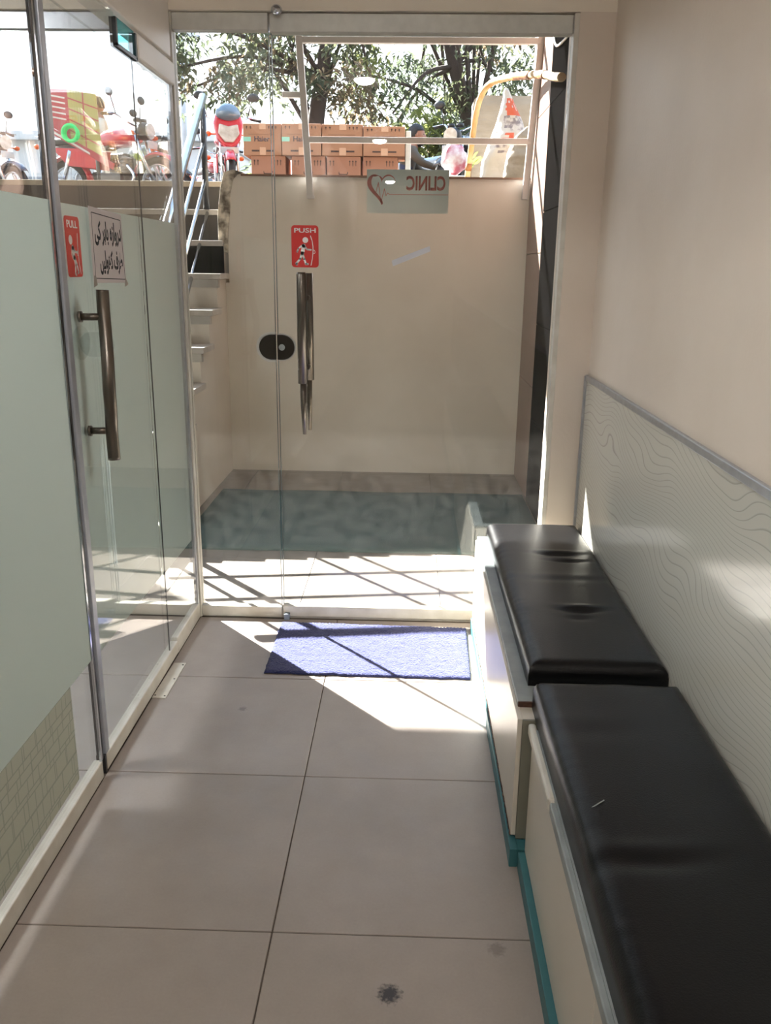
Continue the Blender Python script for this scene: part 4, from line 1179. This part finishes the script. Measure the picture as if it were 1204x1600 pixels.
for k, (a, l_) in enumerate(((-70, 0.16), (-25, 0.2), (20, 0.15), (60, 0.2), (100, 0.14))):
    base = Vector((0, 0, 0.28 + 0.03 * k)); tip = base + Vector((cos(radians(a)) * l_, -0.02, 0.06 + 0.02 * (k % 2)))
    s = Vector((0, 0, 0.025)); mid = (base + tip) / 2
    b0 = len(wd.v); wd.v += [tuple(base), tuple(mid - s), tuple(tip), tuple(mid + s)]
    wd.face((b0, b0 + 1, b0 + 2, b0 + 3))
wd.tube([(0, 0, 0), (0, 0.01, 0.42)], 0.006, 6)
o = wd.build('weed', M['leaf3']); o.location = (0.46, 7.30, ST); o.scale = (0.6, 0.6, 0.75)
tag(o, 'small yellow green weed growing at the mattress foot', 'plant')

# ================================================================== MOTORCYCLES
def motorcycle(loc, rz, paint, label, fairing=False, steer=0.0):
    t = empty('motorcycle', loc, rz, label, 'motorcycle', 'motorcycles parked on the street')
    def wheel(y, name):
        w = MB().torus((0, y, 0.29), 0.25, 0.042, 'X', 32, 10, 1.0).build(name, M['rubber'], t)
        rm = MB().torus((0, y, 0.29), 0.212, 0.014, 'X', 28, 6, 1.6)
        rm.tube([(-0.05, y, 0.29), (0.05, y, 0.29)], 0.04, 14)
        for k in range(14):
            a = 2 * pi * k / 14
            rm.tube([(0.03 * (-1) ** k, y, 0.29), (0, y + 0.21 * cos(a), 0.29 + 0.21 * sin(a))], 0.003, 4, False)
        rm.build('rim', M['chrome'], w)
        return w
    wheel(0.62, 'front_wheel'); wheel(-0.60, 'rear_wheel')
    mg = MB()
    for (y, a0, a1, m_) in ((0.62, 40, 165, paint), (-0.60, 10, 150, paint)):
        g = MB(); n = 12
        for i in range(n + 1):
            a = radians(a0 + (a1 - a0) * i / n)
            for x, dr in ((-0.055, -0.015), (-0.03, 0.012), (0.03, 0.012), (0.055, -0.015)):
                g.v.append((x, y + (0.325 + dr) * cos(a), 0.29 + (0.325 + dr) * sin(a)))
        for i in range(n):
            for k in range(3): g.face((i * 4 + k, i * 4 + k + 1, i * 4 + k + 5, i * 4 + k + 4), True)
        o_ = g.build('mudguard', m_, t)
        md = o_.modifiers.new('thick', 'SOLIDIFY'); md.thickness = 0.006
    for s in (-1, 1):
        MB().tube([(s * 0.075, 0.62, 0.29), (s * 0.085, 0.46, 0.62), (s * 0.085, 0.40, 0.84)], [0.022, 0.024, 0.020], 10).build('fork_leg', M['chrome'], t)
        MB().tube([(s * 0.10, -0.60, 0.29), (s * 0.12, -0.45, 0.66)], 0.026, 10).build('shock_absorber', M['chrome'], t)
    fr = MB().tube([(0, 0.40, 0.80), (0, 0.30, 0.45), (0, 0.05, 0.25), (0, -0.30, 0.28)], 0.022, 8)
    for s in (-1, 1):
        fr.tube([(0, 0.38, 0.82), (s * 0.08, 0.0, 0.68), (s * 0.10, -0.75, 0.70)], 0.016, 8)
        fr.tube([(s * 0.08, -0.25, 0.32), (s * 0.09, -0.60, 0.29)], 0.018, 8)
    fr.build('frame', M['black'], t)
    en = MB().box(-0.12, 0.12, -0.10, 0.20, 0.24, 0.42)
    en.tube([(0, 0.16, 0.36), (0, 0.24, 0.58)], 0.075, 14)
    for k in range(5): en.disc((0, 0.17 + 0.018 * k, 0.40 + 0.04 * k), 0.10, 'Z', 0.010, 18)
    en.build('engine', M['engine'], t, bevel=0.01)
    MB().tube(spline([(0.07, 0.26, 0.50), (0.09, 0.36, 0.36), (0.12, 0.20, 0.22), (0.14, -0.2, 0.24), (0.15, -0.35, 0.28)]), 0.020, 10).tube([(0.15, -0.30, 0.27), (0.155, -0.80, 0.36), (0.155, -0.83, 0.365)], [0.035, 0.042, 0.030], 12).build('exhaust', M['chrome'], t)
    def tank_fn(p, d):
        return Vector((p.x * (1.0 if d[1] > -0.3 else 0.8), p.y, p.z * (1.0 if d[2] > 0 else 0.6)))
    MB().ball((0, 0.14, 0.76), (0.15, 0.29, 0.13), 18, 12, tank_fn).build('fuel_tank', paint, t)
    MB().box(-0.12, 0.12, -0.72, -0.10, 0.715, 0.80).build('seat', M['seat'], t, bevel=0.035, bseg=3)
    for s in (-1, 1):
        MB().prism([(-0.5, 0.50), (-0.12, 0.46), (-0.08, 0.66), (-0.70, 0.70)], lambda u, v, w, s=s: (s * (0.11 + w), u, v), 0.0, 0.015).build('side_panel', paint, t, bevel=0.004)
        MB().tube([(s * 0.10, -0.02, 0.26), (s * 0.24, -0.02, 0.25)], 0.014, 8).build('foot_peg', M['rubber'], t)
    MB().tube([(-0.13, -0.72, 0.78), (-0.12, -0.92, 0.82), (0.12, -0.92, 0.82), (0.13, -0.72, 0.78)], 0.012, 8).build('rear_rack', M['chrome'], t)
    MB().box(-0.05, 0.05, -0.90, -0.85, 0.64, 0.71).build('tail_light', M['bike_red'], t, bevel=0.012)
    hb_ = MB().tube(spline([(-0.36, 0.20, 0.985), (-0.22, 0.26, 1.0), (-0.12, 0.34, 0.93), (0.0, 0.37, 0.90), (0.12, 0.34, 0.93), (0.22, 0.26, 1.0), (0.36, 0.20, 0.985)]), 0.011, 8).build('handlebar', M['chrome'], t)
    for s in (-1, 1):
        MB().tube([(s * 0.25, 0.246, 0.997), (s * 0.37, 0.196, 0.983)], 0.018, 10).build('grip', M['rubber'], hb_)
        MB().tube([(s * 0.24, 0.27, 1.0), (s * 0.36, 0.27, 0.985)], 0.006, 6).build('brake_lever', M['chrome'], hb_)
        mi = MB().tube([(s * 0.22, 0.27, 1.0), (s * 0.27, 0.25, 1.18)], 0.006, 6)
        mi.ball((s * 0.29, 0.25, 1.21), (0.068, 0.018, 0.045), 14, 8)
        mi.build('mirror', M['black'], hb_)
        MB().tube([(s * 0.08, 0.44, 0.80), (s * 0.20, 0.44, 0.80)], 0.008, 6).ball((s * 0.22, 0.45, 0.80), (0.035, 0.04, 0.028), 10, 8).build('turn_signal', M['orange'], t)
        MB().ball((s * 0.20, -0.84, 0.70), (0.035, 0.03, 0.028), 10, 8).build('turn_signal', M['orange'], t)
    if fairing:
        fn = lambda u, v, w: (u, 0.52 + w - 0.25 * (v - 0.78), v)
        fa = MB()
        pf_ = [(-0.05, 0.66), (0.05, 0.66), (0.13, 0.74), (0.16, 0.90), (0.13, 1.02), (0.0, 1.06), (-0.13, 1.02), (-0.16, 0.90), (-0.13, 0.74)]
        fa.prism([(u * 1.0, v) for u, v in pf_], fn, -0.12, 0.0)
        f_ = fa.build('headlight_fairing', paint, t, bevel=0.03, bseg=3)
        MB().prism([(-0.045, 0.71), (0.045, 0.71), (0.115, 0.80), (0.10, 0.90), (0.0, 0.875), (-0.10, 0.90), (-0.115, 0.80)], fn, -0.005, 0.022).build('headlight', M['lens'], f_, bevel=0.012, bseg=2)
        ws = MB().ball((0, 0.47, 1.0), (0.135, 0.085, 0.115), 16, 10, lambda p, d: Vector((p.x, p.y - 0.04 * max(0, d[2]), p.z if d[2] > 0 else p.z * 0.6)))
        ws.build('windscreen', M['smoke'], f_)
        MB().box(-0.10, 0.10, 0.535, 0.545, 0.60, 0.665).build('number_plate', M['plate'], t, bevel=0.003)
    else:
        hl = MB().ball((0, 0.47, 0.84), (0.095, 0.085, 0.095), 18, 12).build('headlight_shell', M['black'], t)
        MB().disc((0, 0.545, 0.84), 0.080, 'Y', 0.018, 20).build('headlight', M['lens'], hl)
        MB().box(-0.09, 0.09, 0.56, 0.566, 0.66, 0.74).build('number_plate', M['plate'], t, bevel=0.002)
        for s in (-1, 1): MB().disc((s * 0.055, 0.42, 0.955), 0.042, 'Z', 0.04, 16).build('gauge', M['black'], t)
    MB().tube([(-0.10, -0.05, 0.26), (-0.20, -0.02, 0.0)], 0.010, 8).build('side_stand', M['chrome'], t)
    return t
motorcycle((-2.12, 10.35, ST), radians(180 + 14), M['bike_red'], 'red motorcycle facing the viewer with pale headlight and tinted windscreen, left of the cartons', True)
motorcycle((0.66, 10.6, ST), radians(180 - 28), M['bike_black'], 'black motorcycle facing the viewer between the cartons and the mattress', False)
motorcycle((-3.42, 10.2, ST), radians(252), M['bike_red'], 'red motorcycle parked sideways beyond the stairs with raised handlebar', False)
motorcycle((-3.55, 11.6, ST), radians(245), M['bike_black'], 'black motorcycle parked sideways behind the sideways red one', False)
motorcycle((-5.45, 11.3, ST), radians(240), M['bike_blue'], 'dark blue motorcycle under the red and yellow board', False)
motorcycle((-2.85, 12.95, ST), radians(205), M['bike_red'], 'red motorcycle farther back behind the steel handrail', False)

# ================================================================== PEOPLE
def lerp(a, b, t): return tuple(a[i] + (b[i] - a[i]) * t for i in range(3))
def person(loc, rz, J, label, cloth, lower, beard=False, scale=1.0):
    """J: joint positions facing +X. One skinned surface for the body; hair and beard are parts."""
    t = empty('person', loc, rz, label, 'person')
    V, E, R, G = [], [], [], []
    def add(p, r, g, par=None):
        V.append(p); R.append(r); G.append(g)
        if par is not None: E.append((par, len(V) - 1))
        return len(V) - 1
    pel = add(J['pelvis'], (0.15, 0.13), 'lower')
    wst = add(lerp(J['pelvis'], J['chest'], 0.5), (0.145, 0.115), 'cloth', pel)
    chs = add(J['chest'], (0.17, 0.12), 'cloth', wst)
    nk0 = add(lerp(J['chest'], J['neck'], 0.75), (0.085, 0.08), 'cloth', chs)
    nk = add(J['neck'], (0.055, 0.055), 'skin', nk0)
    hd1 = add(lerp(J['neck'], J['head'], 0.6), (0.06, 0.06), 'skin', nk)
    for s in ('l', 'r'):
        sh = add(J['sh_' + s], (0.072, 0.07), 'cloth', chs)
        el = add(J['el_' + s], (0.05, 0.05), 'cloth', sh)
        wr_ = add(J['wr_' + s], (0.036, 0.034), 'cloth', el)
        ha = add(J['ha_' + s], (0.034, 0.026), 'skin', wr_)
        d = Vector(J['ha_' + s]) - Vector(J['wr_' + s]); d.normalize()
        side = d.cross(Vector((0, 0, 1))).normalized() if abs(d.z) < 0.95 else Vector((0, 1, 0))
        side = side.cross(d).normalized() if abs(d.z) < 0.8 else side
        for k in range(4):
            off = side * (k - 1.5) * 0.019
            ln = (0.070, 0.08, 0.075, 0.058)[k]
            a = Vector(J['ha_' + s]) + off + d * 0.03
            f1 = add(tuple(a), (0.0095, 0.0095), 'skin', ha)
            f2 = add(tuple(a + d * ln * 0.55), (0.0085, 0.0085), 'skin', f1)
            add(tuple(a + d * ln * 0.9 + Vector((0, 0, -0.02))), (0.0075, 0.0075), 'skin', f2)
        th1 = add(tuple(Vector(J['wr_' + s]) + d * 0.03 + side * 0.04), (0.011, 0.011), 'skin', ha)
        add(tuple(Vector(J['wr_' + s]) + d * 0.07 + side * 0.06), (0.009, 0.009), 'skin', th1)
        hp_ = add(J['hip_' + s], (0.105, 0.10), 'lower', pel)
        kn_ = add(J['kn_' + s], (0.075, 0.072), 'lower', hp_)
        an = add(J['an_' + s], (0.05, 0.05), 'lower', kn_)
        fm = add(tuple(Vector(J['an_' + s]) + Vector((0.07, 0, -0.05))), (0.042, 0.035), 'shoe', an)
        add(tuple(Vector(J['an_' + s]) + Vector((0.16, 0, -0.06))), (0.038, 0.022), 'shoe', fm)
    me = bpy.data.meshes.new('body'); me.from_pydata(V, E, [])
    ob = bpy.data.objects.new('body', me); COL.objects.link(ob)
    sk = ob.modifiers.new('skin', 'SKIN'); sk.use_smooth_shade = True
    for i, sv in enumerate(me.skin_vertices[0].data): sv.radius = R[i]; sv.use_root = (i == 0)
    sb = ob.modifiers.new('sub', 'SUBSURF'); sb.levels = 1; sb.render_levels = 1
    bpy.context.view_layer.update()
    m2 = bpy.data.meshes.new_from_object(ob.evaluated_get(bpy.context.evaluated_depsgraph_get()))
    bpy.data.objects.remove(ob); bpy.data.meshes.remove(me)
    # head: a shaped surface joined into the same mesh
    hc = Vector(J['head'])
    hm = MB()
    def face_fn(p, d):
        x, y, z = p
        if d[0] > 0.2:
            x += 0.022 * math.exp(-(d[1] / 0.16) ** 2 - ((d[2] + 0.12) / 0.16) ** 2)      # nose
            x -= 0.010 * math.exp(-((abs(d[1]) - 0.38) / 0.14) ** 2 - ((d[2] - 0.08) / 0.12) ** 2)  # eye sockets
            x += 0.006 * math.exp(-(d[1] / 0.3) ** 2 - ((d[2] + 0.52) / 0.08) ** 2)      # lips
        if d[2] < -0.2: x += 0.012 * (-d[2] - 0.2); y *= 1 - 0.25 * (-d[2] - 0.2)
        return Vector((x, y, z))
    hm.ball(tuple(hc), (0.098, 0.076, 0.118), 32, 24, face_fn)
    for s in (-1, 1): hm.ball((hc.x - 0.008, hc.y + s * 0.077, hc.z - 0.005), (0.018, 0.009, 0.03), 8, 6)
    hme = hm.mesh('head', M['skin'])
    bm = bmesh.new(); bm.from_mesh(m2)
    mats_ = [M['skin'], cloth, lower, M['shoe']]
    order = {'skin': 0, 'cloth': 1, 'lower': 2, 'shoe': 3}
    pts = [Vector(p) for p in V]
    segs = [(pts[a], pts[b], order[G[b]]) for a, b in E]
    for f in bm.faces:
        c = f.calc_center_median(); best, bi = 1e9, 1
        for a, b, g in segs:
            ab = b - a; tt = max(0, min(1, (c - a).dot(ab) / max(ab.length_squared, 1e-9)))
            dd = (c - a - ab * tt).length
            if dd < best: best, bi = dd, g
        f.material_index = bi; f.smooth = True
    bm.from_mesh(hme)
    bm.to_mesh(m2); bm.free()
    for q in mats_: m2.materials.append(q)
    m2.name = 'body'
    bo_ = bpy.data.objects.new('body', m2); COL.objects.link(bo_); bo_.parent = t
    hr = MB()
    def hair_fn(p, d):
        k = 1.0 + 0.04 * noise.noise(Vector((d[0] * 6, d[1] * 6, d[2] * 6)))
        cut = d[2] < (0.30 if d[0] > 0.2 else -0.45 - 0.0 * d[0])
        return Vector((p.x * (0.80 if cut else k), p.y * (0.80 if cut else k), p.z * k))
    hr.ball((hc.x - 0.008, hc.y, hc.z + 0.018), (0.104, 0.086, 0.118), 28, 20, hair_fn)
    hr.build('hair', M['hair'], t)
    if beard:
        bd = MB()
        bd.ball((hc.x + 0.028, hc.y, hc.z - 0.072), (0.072, 0.066, 0.060), 20, 12, lambda p, d: Vector((p.x, p.y, p.z * (0.75 if d[2] > 0 else 1.0))))
        bd.build('beard', M['hair'], t)
    ey = MB()
    for s in (-1, 1): ey.ball((hc.x + 0.083, hc.y + s * 0.029, hc.z + 0.008), (0.008, 0.013, 0.007), 8, 6)
    ey.build('eyes', M['hair'], t)
    if scale != 1.0: t.scale = (scale,) * 3
    return t
seat_pose = dict(pelvis=(0, 0, 0.50), chest=(0.10, 0, 0.76), neck=(0.14, 0, 0.895), head=(0.175, 0, 1.0),
    sh_l=(0.10, 0.18, 0.80), el_l=(0.22, 0.21, 0.60), wr_l=(0.40, 0.14, 0.57), ha_l=(0.47, 0.12, 0.565),
    sh_r=(0.10, -0.18, 0.80), el_r=(0.24, -0.22, 0.66), wr_r=(0.43, -0.16, 0.61), ha_r=(0.50, -0.15, 0.60),
    hip_l=(0.06, 0.10, 0.49), kn_l=(0.42, 0.14, 0.50), an_l=(0.40, 0.13, 0.085),
    hip_r=(0.06, -0.10, 0.49), kn_r=(0.42, -0.14, 0.50), an_r=(0.40, -0.13, 0.085))
person((-0.135, 11.3, ST), 0, seat_pose, 'bearded dark haired person in grey olive shirt reaching down, right of the cartons', M['olive'], M['navy'], True)
person((-0.54, 12.0, ST), radians(180), dict(seat_pose, head=(0.175, 0, 1.015)), 'person whose dark hair just shows above the cartons', M['navy'], M['navy'])
stand = dict(pelvis=(0, 0, 0.90), chest=(0.0, 0, 1.22), neck=(0.01, 0, 1.42), head=(0.03, 0, 1.54),
    sh_l=(0, 0.19, 1.34), el_l=(-0.02, 0.23, 1.06), wr_l=(0.06, 0.22, 0.84), ha_l=(0.08, 0.22, 0.77),
    sh_r=(0, -0.19, 1.34), el_r=(-0.02, -0.23, 1.06), wr_r=(0.06, -0.22, 0.84), ha_r=(0.08, -0.22, 0.77),
    hip_l=(0, 0.10, 0.88), kn_l=(0.03, 0.10, 0.48), an_l=(-0.02, 0.10, 0.085),
    hip_r=(0, -0.10, 0.88), kn_r=(0.02, -0.10, 0.48), an_r=(-0.03, -0.10, 0.085))
person((-4.40, 12.8, ST), radians(200), stand, 'person in cream clothes standing behind the red and yellow board', M['cream_cloth'], M['cream_cloth'])
for x, y in ((-0.135, 11.3), (-0.54, 12.0)):
    sl = empty('stool', (x, y, ST), 0, 'low wooden stool under the %s person behind the cartons' % ('bearded' if y < 11.5 else 'farther'), 'stool')
    MB().box(-0.16, 0.16, -0.16, 0.16, 0.345, 0.375).build('seat', M['wood_stool'], sl, bevel=0.006)
    for sx in (-1, 1):
        for sy in (-1, 1): MB().tube([(sx * 0.13, sy * 0.13, 0), (sx * 0.115, sy * 0.115, 0.347)], 0.016, 8).build('leg', M['wood_stool'], sl)
bg = MB().ball((0, 0, 0.13), (0.13, 0.10, 0.15), 22, 16, lambda p, d: p * (1 + 0.22 * noise.noise(Vector(d) * 2.6)))
bg = bg.tube([(0, 0, 0.25), (0.01, 0, 0.33)], [0.05, 0.018], 10)
bgo = bg.build('plastic_bag', M['bag_pink']); bgo.location = (0.42, 9.32, ST + 0.372)
tag(bgo, 'pink and white plastic bag on the pale crate before the black motorcycle', 'bag')
cr = B(0.26, 0.58, 9.16, 9.46, ST, ST + 0.338).build('crate', M['foam'], bevel=0.01)
tag(cr, 'pale crate under the pink and white bag beside the cartons', 'crate')

# ================================================================== CAR
def car(loc, rz):
    t = empty('car', loc, rz, 'silver hatchback parked across the street behind the bearded person', 'car')
    prof = [(-2.0, 0.32), (2.0, 0.32), (2.02, 0.62), (1.90, 0.80), (1.05, 0.95), (0.55, 1.36), (0.1, 1.47), (-1.0, 1.47), (-1.55, 1.38), (-1.95, 0.95), (-2.05, 0.60)]
    MB().prism(prof, lambda u, v, w: (u, w * (1.0 - 0.13 * max(0, v - 0.9)), v), -0.82, 0.82).build('body', M['car'], t, bevel=0.05, bseg=3)
    for s in (-1, 1):
        MB().prism([(0.12, 0.98), (0.90, 0.98), (0.50, 1.33), (0.12, 1.40)], lambda u, v, w, s=s: (u, s * ((0.825 + w) * (1.0 - 0.13 * max(0, v - 0.9))), v), 0.0, 0.006).build('window', M['car_glass'], t)
        MB().prism([(-1.55, 0.98), (0.05, 0.98), (0.05, 1.40), (-1.35, 1.36)], lambda u, v, w, s=s: (u, s * ((0.825 + w) * (1.0 - 0.13 * max(0, v - 0.9))), v), 0.0, 0.006).build('window', M['car_glass'], t)
        for x in (-1.25, 1.25):
            w_ = MB().torus((x, s * 0.75, 0.30), 0.22, 0.085, 'Y', 24, 10).build('wheel', M['rubber'], t)
            MB().disc((x, s * 0.80, 0.30), 0.19, 'Y', 0.06, 20).build('hubcap', M['chrome'], w_)
        MB().ball((0.85, s * 0.93, 1.0), (0.06, 0.09, 0.06), 12, 8).build('mirror', M['car'], t)
        MB().ball((1.88, s * 0.60, 0.72), (0.10, 0.16, 0.08), 12, 8).build('headlight', M['lens'], t)
    MB().prism([(0.62, 1.33), (1.08, 0.97), (1.10, 1.0), (0.64, 1.36)], lambda u, v, w: (u, w, v), -0.66, 0.66).build('windscreen', M['car_glass'], t)
    MB().prism([(-1.64, 1.32), (-1.92, 0.98), (-1.95, 1.0), (-1.67, 1.36)], lambda u, v, w: (u, w, v), -0.66, 0.66).build('rear_window', M['car_glass'], t)
    return t
car((1.55, 13.4, ST), radians(180))

# ================================================================== TREES, SHRUBS
def leaf_mesh(clusters, leaf_len, seed):
    """clusters: (x, y, z, radius, count, material slot) -> drooping pointed leaves, each folded along its rib"""
    rnd = random.Random(seed)
    mb = MB()
    for (cx, cy_, cz, rad, cnt, slot) in clusters:
        mb.cur = slot
        for _ in range(cnt):
            while True:
                p = Vector((rnd.uniform(-1, 1), rnd.uniform(-1, 1), rnd.uniform(-1, 1)))
                if p.length < 1: break
            p = Vector((cx + p.x * rad, cy_ + p.y * rad, cz + p.z * rad * 0.8))
            a = rnd.uniform(0, 2 * pi)
            d = Vector((cos(a), sin(a), rnd.uniform(-1.3, 0.1))).normalized()
            L_ = leaf_len * rnd.uniform(0.7, 1.3)
            sd_ = d.cross(Vector((rnd.uniform(-.4, .4), rnd.uniform(-.4, .4), 1))).normalized() * L_ * 0.19
            dn = Vector((0, 0, -0.05 * L_))
            m_ = p + d * L_ * 0.45
            b = len(mb.v)
            mb.v += [tuple(p), tuple(m_ + sd_ - dn), tuple(p + d * L_ + dn * 3), tuple(m_ - sd_ - dn)]
            mb.f.append((b, b + 1, b + 2)); mb.f.append((b, b + 2, b + 3)); mb.s += [False, False]; mb.mi += [slot, slot]
    return mb
LEAFM = [M['leaf1'], M['leaf2'], M['leaf3'], M['leaf4']]
def crown_profile(x):
    """lowest hanging foliage above the street for a place along the road, at the trees' distance"""
    pts = [(-4.3, 4.9), (-4.0, 4.1), (-3.5, 3.95), (-2.9, 3.8), (-2.5, 3.85), (-2.2, 4.3), (-1.9, 4.2), (-1.6, 3.9), (-1.0, 3.9), (-0.6, 3.5), (0.0, 3.2), (1.2, 3.3), (1.5, 3.9), (2.0, 4.3), (2.4, 4.9)]
    for (a, za), (b, zb) in zip(pts, pts[1:]):
        if a <= x <= b: return za + (zb - za) * (x - a) / (b - a)
    return 5.5
def tree(x, y, x0, x1, ztop, label, seed, n, warm, trunk):
    t = empty('tree', (x, y, ST), 0, label, 'tree', 'trees across the street')
    rnd = random.Random(seed)
    MB().tube(spline([(p[0] - x, p[1] - y, p[2] - ST) for p in trunk]), [0.17 - 0.10 * k / (6 * (len(trunk) - 1)) for k in range(6 * (len(trunk) - 1) + 1)], 12).build('trunk', M['bark'], t)
    top = Vector(trunk[-1]); cl = []
    for k in range(n):
        cx = rnd.uniform(x0, x1)
        zmin = crown_profile(cx * 15.0 / y)
        zmin = 1.42 + (zmin - 1.42) * y / 16.0 + 0.25
        cz = zmin + (ztop - zmin) * rnd.random() ** 1.25
        mid = (x0 + x1) / 2; hw = (x1 - x0) / 2
        cyy = y + rnd.uniform(-1.6, 1.6) * sqrt(max(0.05, 1 - ((cx - mid) / hw) ** 2))
        slot = rnd.choices((0, 1, 2, 3), warm)[0]
        cl.append((cx - x, cyy - y, cz - ST, rnd.uniform(0.28, 0.55), rnd.randint(70, 130), slot))
    br = MB()
    for k in range(0, n, 4):
        c = cl[k]
        s0 = Vector(trunk[rnd.randint(1, len(trunk) - 1)]) - Vector((x, y, ST))
        e_ = Vector(c[:3]); m_ = (s0 + e_) / 2 + Vector((0, 0, 0.25))
        br.tube(spline([s0, m_, e_], 4), [0.045 - 0.0035 * q for q in range(9)], 6)
    br.build('branches', M['bark'], t)
    lm = leaf_mesh(cl, 0.15, seed + 1)
    lo = lm.build('crown', LEAFM, t); lo['kind'] = 'stuff'
    return t
tree(-2.0, 15.0, -4.1, -0.7, 8.2, 'left tree across the street with browning leaves above the cartons', 11, 112, (5, 3, 1, 2), [(-1.55, 15, ST), (-1.62, 15, 3.4), (-1.5, 15, 4.3), (-1.38, 15, 5.4), (-1.5, 15.1, 6.6)])
tree(0.6, 16.5, -1.1, 2.55, 8.6, 'right tree across the street with grey green crown behind the white rails', 23, 122, (4, 5, 1, 1), [(1.15, 16.5, ST), (1.05, 16.5, 3.6), (0.7, 16.5, 4.8), (0.35, 16.5, 6.0), (0.2, 16.5, 7.0)])
def shrub(x, y, w, h, label, seed, slots):
    t = empty('shrub', (x, y, ST), 0, label, 'shrub', 'shrubs across the street')
    rnd = random.Random(seed); cl = []
    for k in range(int(26 * w)):
        u = rnd.uniform(-1, 1)
        cl.append((u * w / 2, rnd.uniform(-0.4, 0.4), rnd.uniform(0.3, h * (1 - 0.45 * u * u)), rnd.uniform(0.22, 0.4), rnd.randint(60, 90), rnd.choice(slots)))
    st_ = MB()
    for k in range(6): st_.tube([(rnd.uniform(-0.15, 0.15), rnd.uniform(-.1, .1), 0), (cl[k][0] * 0.7, cl[k][1], cl[k][2])], [0.03, 0.012], 6)
    st_.build('stems', M['bark'], t)
    o_ = leaf_mesh(cl, 0.19, seed).build('foliage', LEAFM, t); o_['kind'] = 'stuff'
shrub(0.1, 15.4, 2.4, 2.0, 'yellow green shrub behind the bearded person', 5, (1, 2, 2))
shrub(1.5, 15.9, 1.8, 1.9, 'dark green shrub behind the mattress', 6, (0, 1))
shrub(-2.9, 17.0, 1.2, 1.2, 'low green shrub behind the red motorcycle left of the cartons', 8, (0, 1, 2))
shrub(2.2, 22.0, 2.6, 2.6, 'pale grey green shrub far behind the mattress', 9, (1, 1, 2))

# ================================================================== LAMP POST, BUILDING, BOARD, HOOP
lp = empty('lamp_post', (-4.78, 19.0, ST), 0, 'tall pale street lamp post with a short crossarm at the left', 'lamp post')
MB().tube([(0, 0, 0), (0, 0, 3.9)], [0.075, 0.055], 12).build('pole', M['lamp_post'], lp)
MB().tube([(-0.16, 0, 3.88), (0.34, 0, 3.9)], 0.035, 8).build('crossarm', M['lamp_post'], lp)
MB().box(0.18, 0.42, -0.08, 0.08, 3.82, 3.88).build('lamp_head', M['lamp_post'], lp, bevel=0.015)
bd = empty('building', (-8.8, 27, ST), 0, 'low pale grey building with shutters far across the street', 'building')
B(-3.2, 3.1, 0, 6, 0, 2.9).build('wall', M['building'], bd)
B(-3.3, 3.2, -0.3, 6.1, 2.9, 3.15).build('roof_slab', M['building'], bd, bevel=0.02)
B(1.0, 2.6, 0.5, 3, 3.15, 3.7).build('roof_room', M['building'], bd)
for i in range(4):
    x = -2.9 + i * 1.5
    sh = B(x, x + 1.2, -0.05, 0.0, 0.0, 1.9).build('shutter', M['shutter'], bd)
    for k in range(9): B(x, x + 1.2, -0.07, -0.05, 0.1 + k * 0.2, 0.12 + k * 0.2).build('shutter_rib', M['shutter'], sh)

bo_ = empty('menu_board', (-3.62, 9.25, ST), radians(6), 'tilted red and yellow listing board with white rows beyond the stairs', 'board')
fnB = lambda u, v, t: (u, t, v)
MB().prism([(-0.12, 0.80), (0.12, 0.66), (0.12, 1.12), (-0.12, 1.12)], fnB, 0.0, 0.02).build('red_panel', M['sign_red'], bo_)
MB().prism([(0.12, 0.66), (0.42, 0.50), (0.40, 1.08), (0.12, 1.12)], fnB, 0.0, 0.02).build('yellow_panel', M['yellow'], bo_)
MB().prism([(-0.14, 0.74), (0.52, 0.37), (0.54, 0.43), (-0.13, 0.80)], fnB, -0.005, 0.02).build('lower_strip', M['sign_red'], bo_)
rows = MB()
for k in range(5): rows.prism([(-0.10, 0.86 + k * 0.05), (0.09, 0.83 + k * 0.05), (0.09, 0.845 + k * 0.05), (-0.10, 0.875 + k * 0.05)], fnB, -0.004, 0.0)
rows.prism([(-0.10, 0.735), (0.30, 0.51), (0.30, 0.53), (-0.10, 0.76)], fnB, -0.009, -0.005)
rows.build('white_rows', M['print_white'], bo_)
gr = MB()
for k in range(4): strokes(gr, [[(0.12, 0.74 + k * 0.10), (0.41, 0.60 + k * 0.115)]], 0.012, fnB, -0.004, 0.0, joints=False)
strokes(gr, [[(0.27, 0.58), (0.27, 1.10)]], 0.012, fnB, -0.004, 0.0, joints=False)
gr.build('grid_lines', M['sign_red'], bo_)
for x in (-0.11, 0.36): MB().tube([(x, 0.04, 0), (x, 0.03, 0.95)], 0.018, 8).build('leg', M['engine'], bo_)
ho = MB().torus((0, 0, 0), 0.075, 0.018, 'Y', 32, 10).torus((0.012, 0.02, -0.006), 0.068, 0.014, 'Y', 32, 8).build('green_hose_coil', M['green_neon'])
ho.location = (-3.47, 9.17, ST + 0.70)
tag(ho, 'small bright green coil hanging on the front of the red and yellow board', 'hose')
